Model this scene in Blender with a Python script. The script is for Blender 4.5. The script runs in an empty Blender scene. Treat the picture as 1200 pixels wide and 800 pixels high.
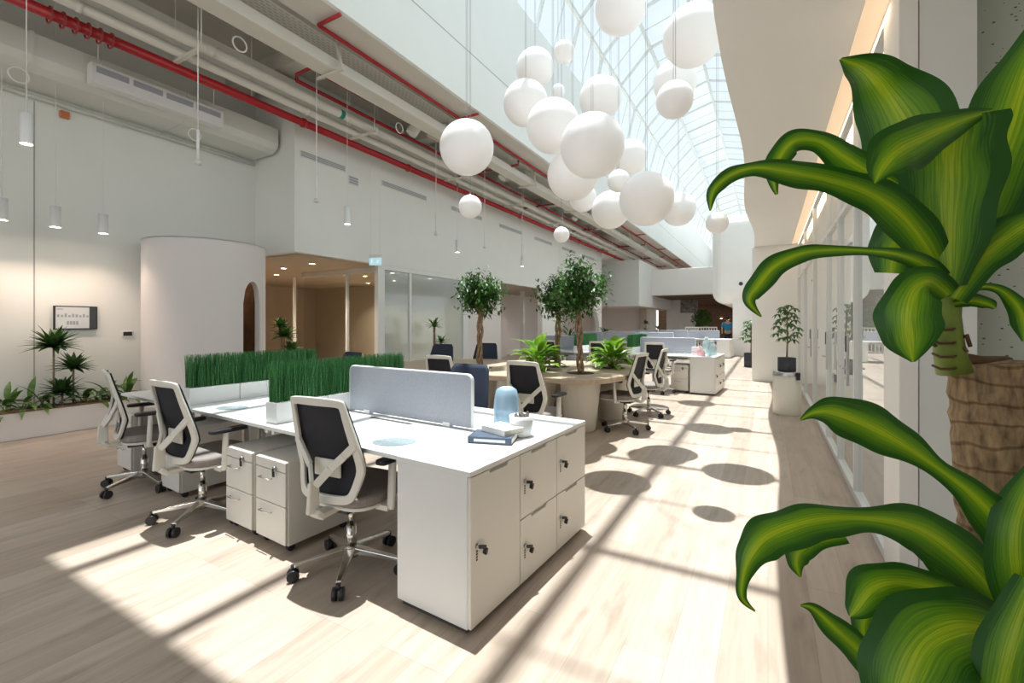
import bpy, math, random
from mathutils import Vector, Matrix
random.seed(7)
S = bpy.context.scene
COL = S.collection
PI = math.pi
# ---------------------------------------------------------------- camera frame
TH = math.radians(29.5); F = 530.0; HZ = 378.0; H = 1.42
cT, sT = math.cos(TH), math.sin(TH)
def cw(X, Y, z=0.0):
    "camera-relative metres (right, forward) -> world"
    return Vector((X*cT - Y*sT, X*sT + Y*cT, z))
def W(px, py, Y):
    return cw((px-600)/F*Y, Y, H-(py-HZ)/F*Y)
def G(px, py, z=0.0):
    Y = (H-z)*F/(py-HZ)
    return cw((px-600)/F*Y, Y, z)
def WX(px, x):
    "y of the point of the plane x=const seen in column px"
    return x/math.tan(math.atan((px-600)/F)-TH)
def depth(x, y): return -x*sT + y*cT
def ZX(px, py, x):
    y = WX(px, x); return H+(HZ-py)/F*depth(x, y)
def atX(px, py, x): return Vector((x, WX(px, x), ZX(px, py, x)))
# bench frame: origin at the near cabinet's near right floor corner
C0 = cw(-.185, 2.03); RB = -math.radians(3.3)
def BP(lx, ly, z=0.0):
    c, s = math.cos(RB), math.sin(RB)
    return Vector((C0.x + lx*c - ly*s, C0.y + lx*s + ly*c, z))

# ---------------------------------------------------------------- materials
def newmat(name):
    m = bpy.data.materials.new(name); m.use_nodes = True
    nt = m.node_tree; b = nt.nodes['Principled BSDF']
    return m, nt, b
def setin(b, k, v):
    if k in b.inputs: b.inputs[k].default_value = v
def mat(name, col, rough=.5, metal=0., noise=.04, scale=8., bump=0., emit=0., ecol=None, spec=None, coat=0., trans=None):
    m, nt, b = newmat(name)
    c = (col[0], col[1], col[2], 1)
    setin(b, 'Roughness', rough); setin(b, 'Metallic', metal)
    if spec is not None: setin(b, 'Specular IOR Level', spec)
    if coat: setin(b, 'Coat Weight', coat)
    tc = nt.nodes.new('ShaderNodeTexCoord'); n = nt.nodes.new('ShaderNodeTexNoise')
    n.inputs['Scale'].default_value = scale; n.inputs['Detail'].default_value = 3
    nt.links.new(tc.outputs['Object'], n.inputs['Vector'])
    r = nt.nodes.new('ShaderNodeValToRGB')
    k0, k1 = 1-noise, 1+noise
    r.color_ramp.elements[0].position = .3; r.color_ramp.elements[1].position = .7
    r.color_ramp.elements[0].color = tuple(min(1, x*k0) for x in col)+(1,)
    r.color_ramp.elements[1].color = tuple(min(1, x*k1) for x in col)+(1,)
    nt.links.new(n.outputs['Fac'], r.inputs['Fac']); nt.links.new(r.outputs['Color'], b.inputs['Base Color'])
    if bump:
        bp = nt.nodes.new('ShaderNodeBump'); bp.inputs['Strength'].default_value = bump; bp.inputs['Distance'].default_value = .01
        nt.links.new(n.outputs['Fac'], bp.inputs['Height']); nt.links.new(bp.outputs['Normal'], b.inputs['Normal'])
    if emit:
        setin(b, 'Emission Color', tuple(ecol or col)+(1,)); setin(b, 'Emission Strength', emit)
    return m
def glassmat(name, tint, refl=.5, rough=0., mixw=None, frost_or_sheen=0., fcol=(.75, .82, .85)):
    m = bpy.data.materials.new(name); m.use_nodes = True; nt = m.node_tree; nt.nodes.clear()
    o = nt.nodes.new('ShaderNodeOutputMaterial'); t = nt.nodes.new('ShaderNodeBsdfTransparent'); g = nt.nodes.new('ShaderNodeBsdfGlossy')
    t.inputs[0].default_value = tuple(tint)+(1,); g.inputs['Color'].default_value = (1, 1, 1, 1); g.inputs['Roughness'].default_value = rough
    lw = nt.nodes.new('ShaderNodeLayerWeight'); lw.inputs[0].default_value = .5
    pw = nt.nodes.new('ShaderNodeMath'); pw.operation = 'POWER'; pw.inputs[1].default_value = 4; nt.links.new(lw.outputs['Facing'], pw.inputs[0])
    fr = nt.nodes.new('ShaderNodeMath'); fr.operation = 'MULTIPLY_ADD'; fr.inputs[1].default_value = .42; fr.inputs[2].default_value = .025; nt.links.new(pw.outputs[0], fr.inputs[0])
    mx = nt.nodes.new('ShaderNodeMixShader')
    mu = nt.nodes.new('ShaderNodeMath'); mu.operation = 'MULTIPLY'; mu.inputs[1].default_value = refl*2
    nt.links.new(fr.outputs[0], mu.inputs[0]); nt.links.new(mu.outputs[0], mx.inputs[0])
    last = t.outputs[0]
    if frost_or_sheen:
        d = nt.nodes.new('ShaderNodeBsdfDiffuse'); d.inputs[0].default_value = tuple(fcol)+(1,)
        m2 = nt.nodes.new('ShaderNodeMixShader'); m2.inputs[0].default_value = frost_or_sheen
        nt.links.new(t.outputs[0], m2.inputs[1]); nt.links.new(d.outputs[0], m2.inputs[2]); last = m2.outputs[0]
    nt.links.new(last, mx.inputs[1]); nt.links.new(g.outputs[0], mx.inputs[2]); nt.links.new(mx.outputs[0], o.inputs[0])
    return m
M = {}
M['wall'] = mat('wall_paint', (.775, .80, .78), .7, noise=.01, scale=2)
M['wallwhite'] = mat('white_plaster', (.88, .87, .84), .75, noise=.01, scale=2)
M['slab'] = mat('painted_slab', (.60, .58, .53), .8, noise=.05, scale=1.5)
M['service'] = mat('painted_services', (.66, .65, .59), .5, noise=.03, scale=3)
M['duct'] = mat('duct_paint', (.68, .70, .66), .5, noise=.02, scale=2)
M['red'] = mat('red_enamel', (.36, .008, .014), .3, noise=.08, scale=12)
M['darkred'] = mat('dull_red_enamel', (.28, .03, .03), .45, noise=.08, scale=12)
M['white'] = mat('white_laminate', (.75, .765, .765), .35, noise=.01, scale=5)
M['cream'] = mat('cream_laminate', (.71, .69, .64), .4, noise=.012, scale=5)
M['poly'] = mat('white_polymer', (.74, .72, .66), .35, noise=.02, scale=10)
M['black'] = mat('black_plastic', (.018, .018, .022), .4, noise=.1, scale=15)
M['mesh'] = mat('black_mesh_fabric', (.012, .013, .020), .75, noise=.25, scale=300, bump=.2)
M['navy'] = mat('navy_mesh_fabric', (.018, .028, .055), .75, noise=.25, scale=300, bump=.2)
M['taupe'] = mat('taupe_seat_fabric', (.27, .24, .22), .9, noise=.12, scale=200, bump=.2)
M['chrome'] = mat('polished_aluminium', (.78, .76, .73), .18, metal=1., noise=.02)
M['steel'] = mat('brushed_steel', (.55, .55, .54), .32, metal=1., noise=.05, scale=40)
M['felt'] = mat('grey_felt', (.36, .38, .43), .95, noise=.08, scale=120, bump=.15)
M['edge'] = mat('pale_screen_edge', (.7, .71, .73), .5)
M['dark'] = mat('dark_recess', (.07, .065, .06), .7)
M['tan'] = mat('tan_wall', (.50, .44, .36), .8, noise=.02, scale=2)
M['brown'] = mat('brown_wood', (.16, .085, .045), .6, noise=.3, scale=6)
M['pinkwall'] = mat('warm_white_wall', (.76, .72, .70), .8, noise=.01, scale=2)
M['soil'] = mat('dark_soil', (.06, .04, .028), .95, noise=.4, scale=60, bump=.6)
M['planter'] = mat('ivory_planter', (.74, .71, .63), .55, noise=.02, scale=4)
M['potblack'] = mat('charcoal_pot', (.035, .038, .05), .55, noise=.1)
M['potgrey'] = mat('grey_fibre_pot', (.30, .31, .32), .6, noise=.08)
M['bark'] = mat('tan_bark', (.30, .20, .12), .9, noise=.35, scale=25, bump=.5)
M['stemgreen'] = mat('green_stem', (.22, .30, .05), .5, noise=.3, scale=20)
M['scar'] = mat('dry_leaf_scar', (.13, .07, .035), .8, noise=.3, scale=20)
M['grass'] = None
M['cord'] = mat('white_cord', (.8, .8, .8), .5)
M['cableg'] = mat('grey_cord', (.35, .36, .37), .5)
M['skin'] = mat('skin', (.5, .3, .2), .6)
M['blue'] = mat('blue_shirt', (.01, .22, .42), .8, noise=.1)
M['trouser'] = mat('dark_trousers', (.02, .02, .03), .8)
M['hair'] = mat('dark_hair', (.015, .012, .01), .6)
M['orange'] = mat('orange_casing', (.55, .17, .05), .5)
M['led'] = mat('warm_led_strip', (1, .78, .5), .5, emit=5., ecol=(1, .62, .30))
M['lamp'] = mat('downlight_lens', (1, .9, .75), .5, emit=25., ecol=(1, .82, .6))
M['paper'] = mat('page_edges', (.78, .74, .66), .9, noise=.1, scale=150)
M['bookw'] = mat('white_cover', (.84, .83, .80), .5)
M['bookb'] = mat('slate_blue_cover', (.07, .10, .15), .6, noise=.2, scale=25)
M['glass'] = glassmat('clear_glass', (.93, .96, .95), .9)
M['skyglass'] = glassmat('skylight_glass', (.90, .95, .97), .5)
M['film'] = glassmat('filmed_glass', (.70, .80, .82), .9, frost_or_sheen=.30)
M['doorglass'] = glassmat('office_glass', (.86, .91, .90), 1.2, frost_or_sheen=.22)  # diffuse share stands in for whitish reflections on the office glass
M['vase'] = glassmat('blue_glass', (.50, .70, .86), .8, rough=.08, frost_or_sheen=.62, fcol=(.42, .58, .70))
M['bottle'] = glassmat('aqua_bottle', (.70, .90, .92), .8, rough=.05, frost_or_sheen=.35)
M['pink'] = mat('pink_plastic', (.72, .42, .45), .4)
M['pattern'] = mat('slatted_grey', (.36, .35, .33), .8, noise=.5, scale=8)

def floor_mat():
    m, nt, b = newmat('oak_plank_floor')
    tc = nt.nodes.new('ShaderNodeTexCoord'); mp = nt.nodes.new('ShaderNodeMapping'); mp.inputs['Rotation'].default_value = (0, 0, PI/2)
    nt.links.new(tc.outputs['Object'], mp.inputs[0])
    br = nt.nodes.new('ShaderNodeTexBrick'); br.inputs['Scale'].default_value = 1
    br.inputs['Brick Width'].default_value = 1.45; br.inputs['Row Height'].default_value = .185
    br.inputs['Mortar Size'].default_value = .0018; br.inputs['Mortar Smooth'].default_value = .3; br.inputs['Bias'].default_value = 0
    br.inputs['Color1'].default_value = (.46, .375, .305, 1); br.inputs['Color2'].default_value = (.565, .475, .40, 1); br.inputs['Mortar'].default_value = (.40, .325, .26, 1)
    br.offset = .37; br.offset_frequency = 3
    nt.links.new(mp.outputs[0], br.inputs['Vector'])
    mg = nt.nodes.new('ShaderNodeMapping'); mg.inputs['Scale'].default_value = (14, .9, 1); nt.links.new(tc.outputs['Object'], mg.inputs[0])
    n = nt.nodes.new('ShaderNodeTexNoise'); n.inputs['Scale'].default_value = 1.6; n.inputs['Detail'].default_value = 6; n.inputs['Roughness'].default_value = .6
    nt.links.new(mg.outputs[0], n.inputs['Vector'])
    r = nt.nodes.new('ShaderNodeValToRGB'); r.color_ramp.elements[0].position = .3; r.color_ramp.elements[1].position = .68
    r.color_ramp.elements[0].color = (.80, .79, .78, 1); r.color_ramp.elements[1].color = (1.0, 1.0, 1.0, 1)
    nt.links.new(n.outputs['Fac'], r.inputs[0])
    n2 = nt.nodes.new('ShaderNodeTexNoise'); n2.inputs['Scale'].default_value = 3.2; n2.inputs['Detail'].default_value = 5
    mg2 = nt.nodes.new('ShaderNodeMapping'); mg2.inputs['Scale'].default_value = (3, .8, 1); nt.links.new(tc.outputs['Object'], mg2.inputs[0]); nt.links.new(mg2.outputs[0], n2.inputs['Vector'])
    r2 = nt.nodes.new('ShaderNodeValToRGB'); r2.color_ramp.elements[0].position = .27; r2.color_ramp.elements[1].position = .45
    r2.color_ramp.elements[0].color = (.78, .76, .74, 1); r2.color_ramp.elements[1].color = (1, 1, 1, 1); nt.links.new(n2.outputs['Fac'], r2.inputs[0])
    x = nt.nodes.new('ShaderNodeMixRGB'); x.blend_type = 'MULTIPLY'; x.inputs[0].default_value = 1
    nt.links.new(br.outputs['Color'], x.inputs[1]); nt.links.new(r.outputs[0], x.inputs[2])
    y = nt.nodes.new('ShaderNodeMixRGB'); y.blend_type = 'MULTIPLY'; y.inputs[0].default_value = 1
    nt.links.new(x.outputs[0], y.inputs[1]); nt.links.new(r2.outputs[0], y.inputs[2])
    nt.links.new(y.outputs[0], b.inputs['Base Color']); setin(b, 'Roughness', .38); setin(b, 'Specular IOR Level', .35)
    bp = nt.nodes.new('ShaderNodeBump'); bp.inputs['Strength'].default_value = .08; nt.links.new(n.outputs['Fac'], bp.inputs['Height']); nt.links.new(bp.outputs[0], b.inputs['Normal'])
    return m
M['floor'] = floor_mat()
def wood_mat(name, c1, c2, sx=1.2, sy=12):
    m, nt, b = newmat(name)
    tc = nt.nodes.new('ShaderNodeTexCoord'); mg = nt.nodes.new('ShaderNodeMapping'); mg.inputs['Scale'].default_value = (sx, sy, 6); nt.links.new(tc.outputs['Object'], mg.inputs[0])
    n = nt.nodes.new('ShaderNodeTexNoise'); n.inputs['Scale'].default_value = 2; n.inputs['Detail'].default_value = 6; nt.links.new(mg.outputs[0], n.inputs['Vector'])
    r = nt.nodes.new('ShaderNodeValToRGB'); r.color_ramp.elements[0].position = .3; r.color_ramp.elements[1].position = .7
    r.color_ramp.elements[0].color = c1+(1,); r.color_ramp.elements[1].color = c2+(1,)
    nt.links.new(n.outputs['Fac'], r.inputs[0]); nt.links.new(r.outputs[0], b.inputs['Base Color']); setin(b, 'Roughness', .45)
    return m
M['tablewood'] = wood_mat('light_oak_top', (.44, .34, .24), (.56, .45, .34))
M['paleslat'] = mat('pale_curved_panel', (.72, .70, .70), .7, noise=.012, scale=1.5)
M['succ'] = mat('grey_succulent', (.10, .095, .075), .7, noise=.4, scale=40)
M['joint'] = mat('grey_joint', (.40, .41, .40), .8)
M['strip'] = mat('warm_led_cove', (.5, .4, .3), .5, emit=.52, ecol=(1, .70, .44))
M['frame'] = mat('skylight_steel', (.66, .70, .70), .5, noise=.02)

def green_mat(name, c1, c2, rough=.45, transl=.25, scale=30):
    m, nt, b = newmat(name)
    tc = nt.nodes.new('ShaderNodeTexCoord'); n = nt.nodes.new('ShaderNodeTexNoise'); n.inputs['Scale'].default_value = scale
    nt.links.new(tc.outputs['Object'], n.inputs['Vector']); r = nt.nodes.new('ShaderNodeValToRGB')
    r.color_ramp.elements[0].position = .35; r.color_ramp.elements[1].position = .65
    r.color_ramp.elements[0].color = c1+(1,); r.color_ramp.elements[1].color = c2+(1,)
    nt.links.new(n.outputs['Fac'], r.inputs[0]); nt.links.new(r.outputs[0], b.inputs['Base Color']); setin(b, 'Roughness', rough)
    tr = nt.nodes.new('ShaderNodeBsdfTranslucent'); nt.links.new(r.outputs[0], tr.inputs[0])
    mx = nt.nodes.new('ShaderNodeMixShader'); mx.inputs[0].default_value = transl
    out = nt.nodes['Material Output']; nt.links.new(b.outputs[0], mx.inputs[1]); nt.links.new(tr.outputs[0], mx.inputs[2]); nt.links.new(mx.outputs[0], out.inputs[0])
    return m
M['grass'] = green_mat('artificial_grass', (.018, .12, .03), (.10, .33, .11), .5, .25, 140)
M['ficus'] = green_mat('ficus_leaves', (.03, .10, .018), (.09, .22, .045), .35, .25, 9)
M['leafy'] = green_mat('bright_leaves', (.10, .27, .02), (.30, .50, .05), .4, .35, 7)
M['leafdark'] = green_mat('dark_leaves', (.02, .065, .015), (.06, .15, .03), .45, .15, 9)
M['leafmid'] = green_mat('mid_leaves', (.04, .12, .02), (.12, .24, .05), .45, .2, 9)

def stripe_leaf():
    m, nt, b = newmat('striped_dracaena_leaf')
    uv = nt.nodes.new('ShaderNodeUVMap'); uv.uv_map = 'UVMap'
    sp = nt.nodes.new('ShaderNodeSeparateXYZ'); nt.links.new(uv.outputs[0], sp.inputs[0])
    mp = nt.nodes.new('ShaderNodeMapping'); mp.inputs['Scale'].default_value = (48, .8, 1); nt.links.new(uv.outputs[0], mp.inputs[0])
    n = nt.nodes.new('ShaderNodeTexNoise'); n.inputs['Scale'].default_value = 1; n.inputs['Detail'].default_value = 3; nt.links.new(mp.outputs[0], n.inputs['Vector'])
    a = nt.nodes.new('ShaderNodeMath'); a.operation = 'MULTIPLY_ADD'; a.inputs[1].default_value = .42; nt.links.new(n.outputs['Fac'], a.inputs[0])
    sub = nt.nodes.new('ShaderNodeMath'); sub.operation = 'SUBTRACT'; sub.inputs[1].default_value = .21; nt.links.new(sp.outputs[0], sub.inputs[0]); nt.links.new(sub.outputs[0], a.inputs[2])
    r = nt.nodes.new('ShaderNodeValToRGB'); cr = r.color_ramp
    D, Mi, Y, Yb = (.024, .115, .011, 1), (.09, .25, .011, 1), (.26, .46, .010, 1), (.47, .62, .02, 1)
    cr.elements[0].position = 0; cr.elements[0].color = D; cr.elements[1].position = 1; cr.elements[1].color = D
    Gm = (.14, .33, .012, 1)
    for p, c in ((.15, D), (.24, Mi), (.33, Gm), (.41, Y), (.5, Yb), (.57, Y), (.66, Gm), (.76, Mi), (.88, D)):
        e = cr.elements.new(p); e.color = c
    nt.links.new(a.outputs[0], r.inputs[0]); nt.links.new(r.outputs[0], b.inputs['Base Color']); setin(b, 'Roughness', .40); setin(b, 'Specular IOR Level', .4)
    tr = nt.nodes.new('ShaderNodeBsdfTranslucent'); nt.links.new(r.outputs[0], tr.inputs[0])
    mx = nt.nodes.new('ShaderNodeMixShader'); mx.inputs[0].default_value = .3
    out = nt.nodes['Material Output']; nt.links.new(b.outputs[0], mx.inputs[1]); nt.links.new(tr.outputs[0], mx.inputs[2]); nt.links.new(mx.outputs[0], out.inputs[0])
    return m
M['dracaena'] = stripe_leaf()
def trunk_mat():
    m, nt, b = newmat('ringed_cane_bark')
    tc = nt.nodes.new('ShaderNodeTexCoord')
    mp = nt.nodes.new('ShaderNodeMapping'); mp.inputs['Scale'].default_value = (60, 60, 16); nt.links.new(tc.outputs['Object'], mp.inputs[0])
    n = nt.nodes.new('ShaderNodeTexNoise'); n.inputs['Scale'].default_value = 1.8; n.inputs['Detail'].default_value = 5; nt.links.new(mp.outputs[0], n.inputs['Vector'])
    w = nt.nodes.new('ShaderNodeTexWave'); w.bands_direction = 'Z'; w.inputs['Scale'].default_value = 9; w.inputs['Distortion'].default_value = 5; w.inputs['Detail'].default_value = 3; nt.links.new(tc.outputs['Object'], w.inputs['Vector'])
    r = nt.nodes.new('ShaderNodeValToRGB'); r.color_ramp.elements[0].position = .25; r.color_ramp.elements[1].position = .75
    r.color_ramp.elements[0].color = (.12, .075, .045, 1); r.color_ramp.elements[1].color = (.50, .34, .18, 1); nt.links.new(n.outputs['Fac'], r.inputs[0])
    r2 = nt.nodes.new('ShaderNodeValToRGB'); r2.color_ramp.elements[0].position = .0; r2.color_ramp.elements[1].position = .10
    r2.color_ramp.elements[0].color = (.55, .48, .42, 1); r2.color_ramp.elements[1].color = (1, 1, 1, 1); nt.links.new(w.outputs['Fac'], r2.inputs[0])
    x = nt.nodes.new('ShaderNodeMixRGB'); x.blend_type = 'MULTIPLY'; x.inputs[0].default_value = 1
    nt.links.new(r.outputs[0], x.inputs[1]); nt.links.new(r2.outputs[0], x.inputs[2]); nt.links.new(x.outputs[0], b.inputs['Base Color']); setin(b, 'Roughness', .85)
    bp = nt.nodes.new('ShaderNodeBump'); bp.inputs['Strength'].default_value = .5; bp.inputs['Distance'].default_value = .004; nt.links.new(x.outputs[0], bp.inputs['Height']); nt.links.new(bp.outputs[0], b.inputs['Normal'])
    return m
M['cane'] = trunk_mat()
def globe_mat():
    m = mat('opal_globe', (.84, .84, .85), .35, noise=.005)
    nt = m.node_tree; b = nt.nodes['Principled BSDF']
    setin(b, 'Emission Color', (1, .93, .86, 1)); setin(b, 'Emission Strength', .10)
    return m
M['globe'] = globe_mat()
def dotted():
    m, nt, b = newmat('dotted_acoustic_panel')
    tc = nt.nodes.new('ShaderNodeTexCoord'); mp = nt.nodes.new('ShaderNodeMapping'); mp.inputs['Scale'].default_value = (26, 26, 40); nt.links.new(tc.outputs['Object'], mp.inputs[0])
    v = nt.nodes.new('ShaderNodeTexVoronoi'); v.inputs['Scale'].default_value = 1; nt.links.new(mp.outputs[0], v.inputs['Vector'])
    r = nt.nodes.new('ShaderNodeValToRGB'); r.color_ramp.interpolation = 'CONSTANT'; r.color_ramp.elements[0].color = (.10, .12, .10, 1); r.color_ramp.elements[1].position = .17; r.color_ramp.elements[1].color = (.52, .57, .50, 1)
    nt.links.new(v.outputs['Distance'], r.inputs[0]); nt.links.new(r.outputs[0], b.inputs['Base Color']); setin(b, 'Roughness', .7)
    return m
M['dotted'] = dotted()

def tray_mat():
    m, nt, b = newmat('perforated_tray'); tc = nt.nodes.new('ShaderNodeTexCoord'); br = nt.nodes.new('ShaderNodeTexBrick')
    mp = nt.nodes.new('ShaderNodeMapping'); mp.inputs['Rotation'].default_value = (0, 0, PI/2); nt.links.new(tc.outputs['Object'], mp.inputs[0]); nt.links.new(mp.outputs[0], br.inputs['Vector'])
    br.inputs['Scale'].default_value = 1; br.inputs['Brick Width'].default_value = .09; br.inputs['Row Height'].default_value = .05; br.inputs['Mortar Size'].default_value = .016
    br.inputs['Color1'].default_value = (.42, .41, .37, 1); br.inputs['Color2'].default_value = (.46, .45, .40, 1); br.inputs['Mortar'].default_value = (.66, .65, .59, 1)
    nt.links.new(br.outputs['Color'], b.inputs['Base Color']); setin(b, 'Roughness', .5); return m
M['tray'] = tray_mat()

# ---------------------------------------------------------------- mesh builder
class MB:
    def __init__(s): s.v = []; s.f = []; s.m = []; s.sm = []; s.uv = {}
    def add(s, vs, fs, mi=0, smooth=False):
        o = len(s.v); s.v += [tuple(x) for x in vs]
        for f in fs: s.f.append(tuple(i+o for i in f)); s.m.append(mi); s.sm.append(smooth)
        return s
    def box(s, a, b, mi=0, rz=0., piv=None):
        x0, y0, z0 = a; x1, y1, z1 = b
        vs = [(x, y, z) for x in (x0, x1) for y in (y0, y1) for z in (z0, z1)]
        if rz:
            c, n = math.cos(rz), math.sin(rz); px, py = piv or ((x0+x1)/2, (y0+y1)/2)
            vs = [(px+(x-px)*c-(y-py)*n, py+(x-px)*n+(y-py)*c, z) for x, y, z in vs]
        return s.add(vs, [(0, 1, 3, 2), (4, 6, 7, 5), (0, 4, 5, 1), (2, 3, 7, 6), (0, 2, 6, 4), (1, 5, 7, 3)], mi)
    def frame(s, p0, p1):
        t = (Vector(p1)-Vector(p0)).normalized()
        a = Vector((0, 0, 1)) if abs(t.z) < .9 else Vector((1, 0, 0))
        u = t.cross(a).normalized(); return t, u, t.cross(u)
    def bar(s, p0, p1, w, h, mi=0, w1=None, h1=None):
        t, u, v = s.frame(p0, p1); w1 = w if w1 is None else w1; h1 = h if h1 is None else h1
        vs = []
        for p, a, b in ((Vector(p0), w/2, h/2), (Vector(p1), w1/2, h1/2)):
            vs += [p-u*a-v*b, p+u*a-v*b, p+u*a+v*b, p-u*a+v*b]
        return s.add(vs, [(3, 2, 1, 0), (4, 5, 6, 7), (0, 1, 5, 4), (1, 2, 6, 5), (2, 3, 7, 6), (3, 0, 4, 7)], mi)
    def cyl(s, p0, p1, r0, r1=None, n=12, mi=0, smooth=True, cap=True):
        r1 = r0 if r1 is None else r1; t, u, v = s.frame(p0, p1); vs = []
        for p, r in ((Vector(p0), r0), (Vector(p1), r1)):
            vs += [p+(u*math.cos(2*PI*i/n)+v*math.sin(2*PI*i/n))*r for i in range(n)]
        s.add(vs, [(i, (i+1) % n, n+(i+1) % n, n+i) for i in range(n)], mi, smooth)
        if cap: s.add(vs, [tuple(reversed(range(n))), tuple(range(n, 2*n))], mi)
        return s
    def tube(s, pts, r, n=8, mi=0, closed=False, sx=1., rs=None):
        pts = [Vector(p) for p in pts]; N = len(pts); vs = []; up = None
        for i, p in enumerate(pts):
            a = pts[(i-1) % N] if (closed or i) else p; b = pts[(i+1) % N] if (closed or i < N-1) else p
            t = (b-a).normalized()
            if up is None: up = Vector((0, 0, 1)) if abs(t.z) < .9 else Vector((1, 0, 0))
            u = t.cross(up).normalized(); v = t.cross(u).normalized(); up = -v if up.dot(-v) > 0 else v
            if up.length == 0: up = Vector((0, 0, 1))
            rr = rs[i] if rs else r
            vs += [p+(u*math.cos(2*PI*k/n)*sx+v*math.sin(2*PI*k/n))*rr for k in range(n)]
        fs = []
        for i in range(N if closed else N-1):
            j = (i+1) % N
            fs += [(i*n+k, i*n+(k+1) % n, j*n+(k+1) % n, j*n+k) for k in range(n)]
        s.add(vs, fs, mi, True)
        if not closed: s.add(vs, [tuple(reversed(range(n))), tuple(range((N-1)*n, N*n))], mi)
        return s
    def lathe(s, prof, c=(0, 0, 0), n=24, mi=0, cap=True, smooth=True):
        vs = []; N = len(prof)
        for r, z in prof: vs += [(c[0]+r*math.cos(2*PI*k/n), c[1]+r*math.sin(2*PI*k/n), c[2]+z) for k in range(n)]
        fs = [(i*n+k, i*n+(k+1) % n, (i+1)*n+(k+1) % n, (i+1)*n+k) for i in range(N-1) for k in range(n)]
        s.add(vs, fs, mi, smooth)
        if cap: s.add(vs, [tuple(reversed(range(n))), tuple(range((N-1)*n, N*n))], mi)
        return s
    def prism(s, poly, z0, z1, mi=0, smooth=False):
        n = len(poly)
        vs = [(x, y, z0) for x, y in poly]+[(x, y, z1) for x, y in poly]
        s.add(vs, [(i, (i+1) % n, n+(i+1) % n, n+i) for i in range(n)], mi, smooth)
        return s.add(vs, [tuple(reversed(range(n))), tuple(range(n, 2*n))], mi)
    def prismax(s, poly, a0, a1, axis='y', mi=0):
        "poly in the two other axes, extruded along axis"
        n = len(poly)
        def mk(p, a): return (p[0], a, p[1]) if axis == 'y' else (a, p[0], p[1])
        vs = [mk(p, a0) for p in poly]+[mk(p, a1) for p in poly]
        s.add(vs, [(i, (i+1) % n, n+(i+1) % n, n+i) for i in range(n)], mi)
        return s.add(vs, [tuple(reversed(range(n))), tuple(range(n, 2*n))], mi)
    def sphere(s, c, r, n=24, m=16, mi=0, sz=1.):
        prof = [(max(1e-4, math.sin(PI*i/m))*r, -math.cos(PI*i/m)*r*sz) for i in range(m+1)]
        return s.lathe(prof, c, n, mi, cap=False)
    def build(s, name, mats, parent=None, bevel=0., seg=2, loc=None, rz=0., subsurf=0, fixn=True):
        me = bpy.data.meshes.new(name); me.from_pydata(s.v, [], s.f)
        if not isinstance(mats, (list, tuple)): mats = [mats]
        for x in mats: me.materials.append(M[x] if isinstance(x, str) else x)
        for p, mi, sm in zip(me.polygons, s.m, s.sm): p.material_index = mi; p.use_smooth = sm
        if fixn:
            import bmesh
            bm = bmesh.new(); bm.from_mesh(me)
            bmesh.ops.remove_doubles(bm, verts=bm.verts, dist=1e-6)
            bmesh.ops.recalc_face_normals(bm, faces=bm.faces); bm.to_mesh(me); bm.free()
        o = bpy.data.objects.new(name, me); COL.objects.link(o)
        if parent: o.parent = parent
        if loc is not None: o.location = loc
        if rz: o.rotation_euler.z = rz
        if bevel:
            b = o.modifiers.new('bevel', 'BEVEL'); b.width = bevel; b.segments = seg; b.limit_method = 'ANGLE'; b.angle_limit = math.radians(40)
        if subsurf:
            q = o.modifiers.new('sub', 'SUBSURF'); q.levels = subsurf; q.render_levels = subsurf
        return o
def tag(o, label=None, cat=None, group=None, kind=None):
    if label: o['label'] = label
    if cat: o['category'] = cat
    if group: o['group'] = group
    if kind: o['kind'] = kind
    return o
def E(name, loc, rz=0., label=None, cat=None, group=None):
    o = bpy.data.objects.new(name, None); COL.objects.link(o); o.location = loc; o.rotation_euler.z = rz; o.empty_display_size = .1
    return tag(o, label, cat, group)
def copytree(o, loc=None, rz=None, label=None, group=None, parent=None):
    c = o.copy(); COL.objects.link(c)
    if parent: c.parent = parent
    for ch in list(KIDS.get(o.name, ())) or [x for x in bpy.data.objects if x.parent == o]:
        copytree(ch, parent=c)
    if loc is not None: c.location = loc
    if rz is not None: c.rotation_euler.z = rz
    if label: c['label'] = label
    if group: c['group'] = group
    return c
KIDS = {}
def st(o): o['kind'] = 'structure'; return o
# ================================================================= SETTING
YN, YF = -5.0, 46.0
XL, XB, XF, XC, XR = -8.6, -7.4, -4.7, -.27, .635
ZS = 5.9
st(MB().box((-15, YN-4, -.1), (8, YF+2, 0)).build('floor', 'floor'))
# left wing slab and edge beam
st(MB().box((-15, YN, ZS), (XF-.02, YF, ZS+.2)).build('ceiling', 'slab'))
st(MB().box((XF-.47, YN, 5.32), (XF, YF, ZS)).build('ceiling_edge_beam', 'slab', bevel=.01))
# transverse downstand beams
for i, y in enumerate((1.2, 4.6, 8.0, 11.4, 14.8, 18.2, 21.6, 26, 31, 36, 41)):
    st(MB().box((-12, y, 5.62), (XF-.47, y+.3, ZS)).build('ceiling_rib', 'slab'))
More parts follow.
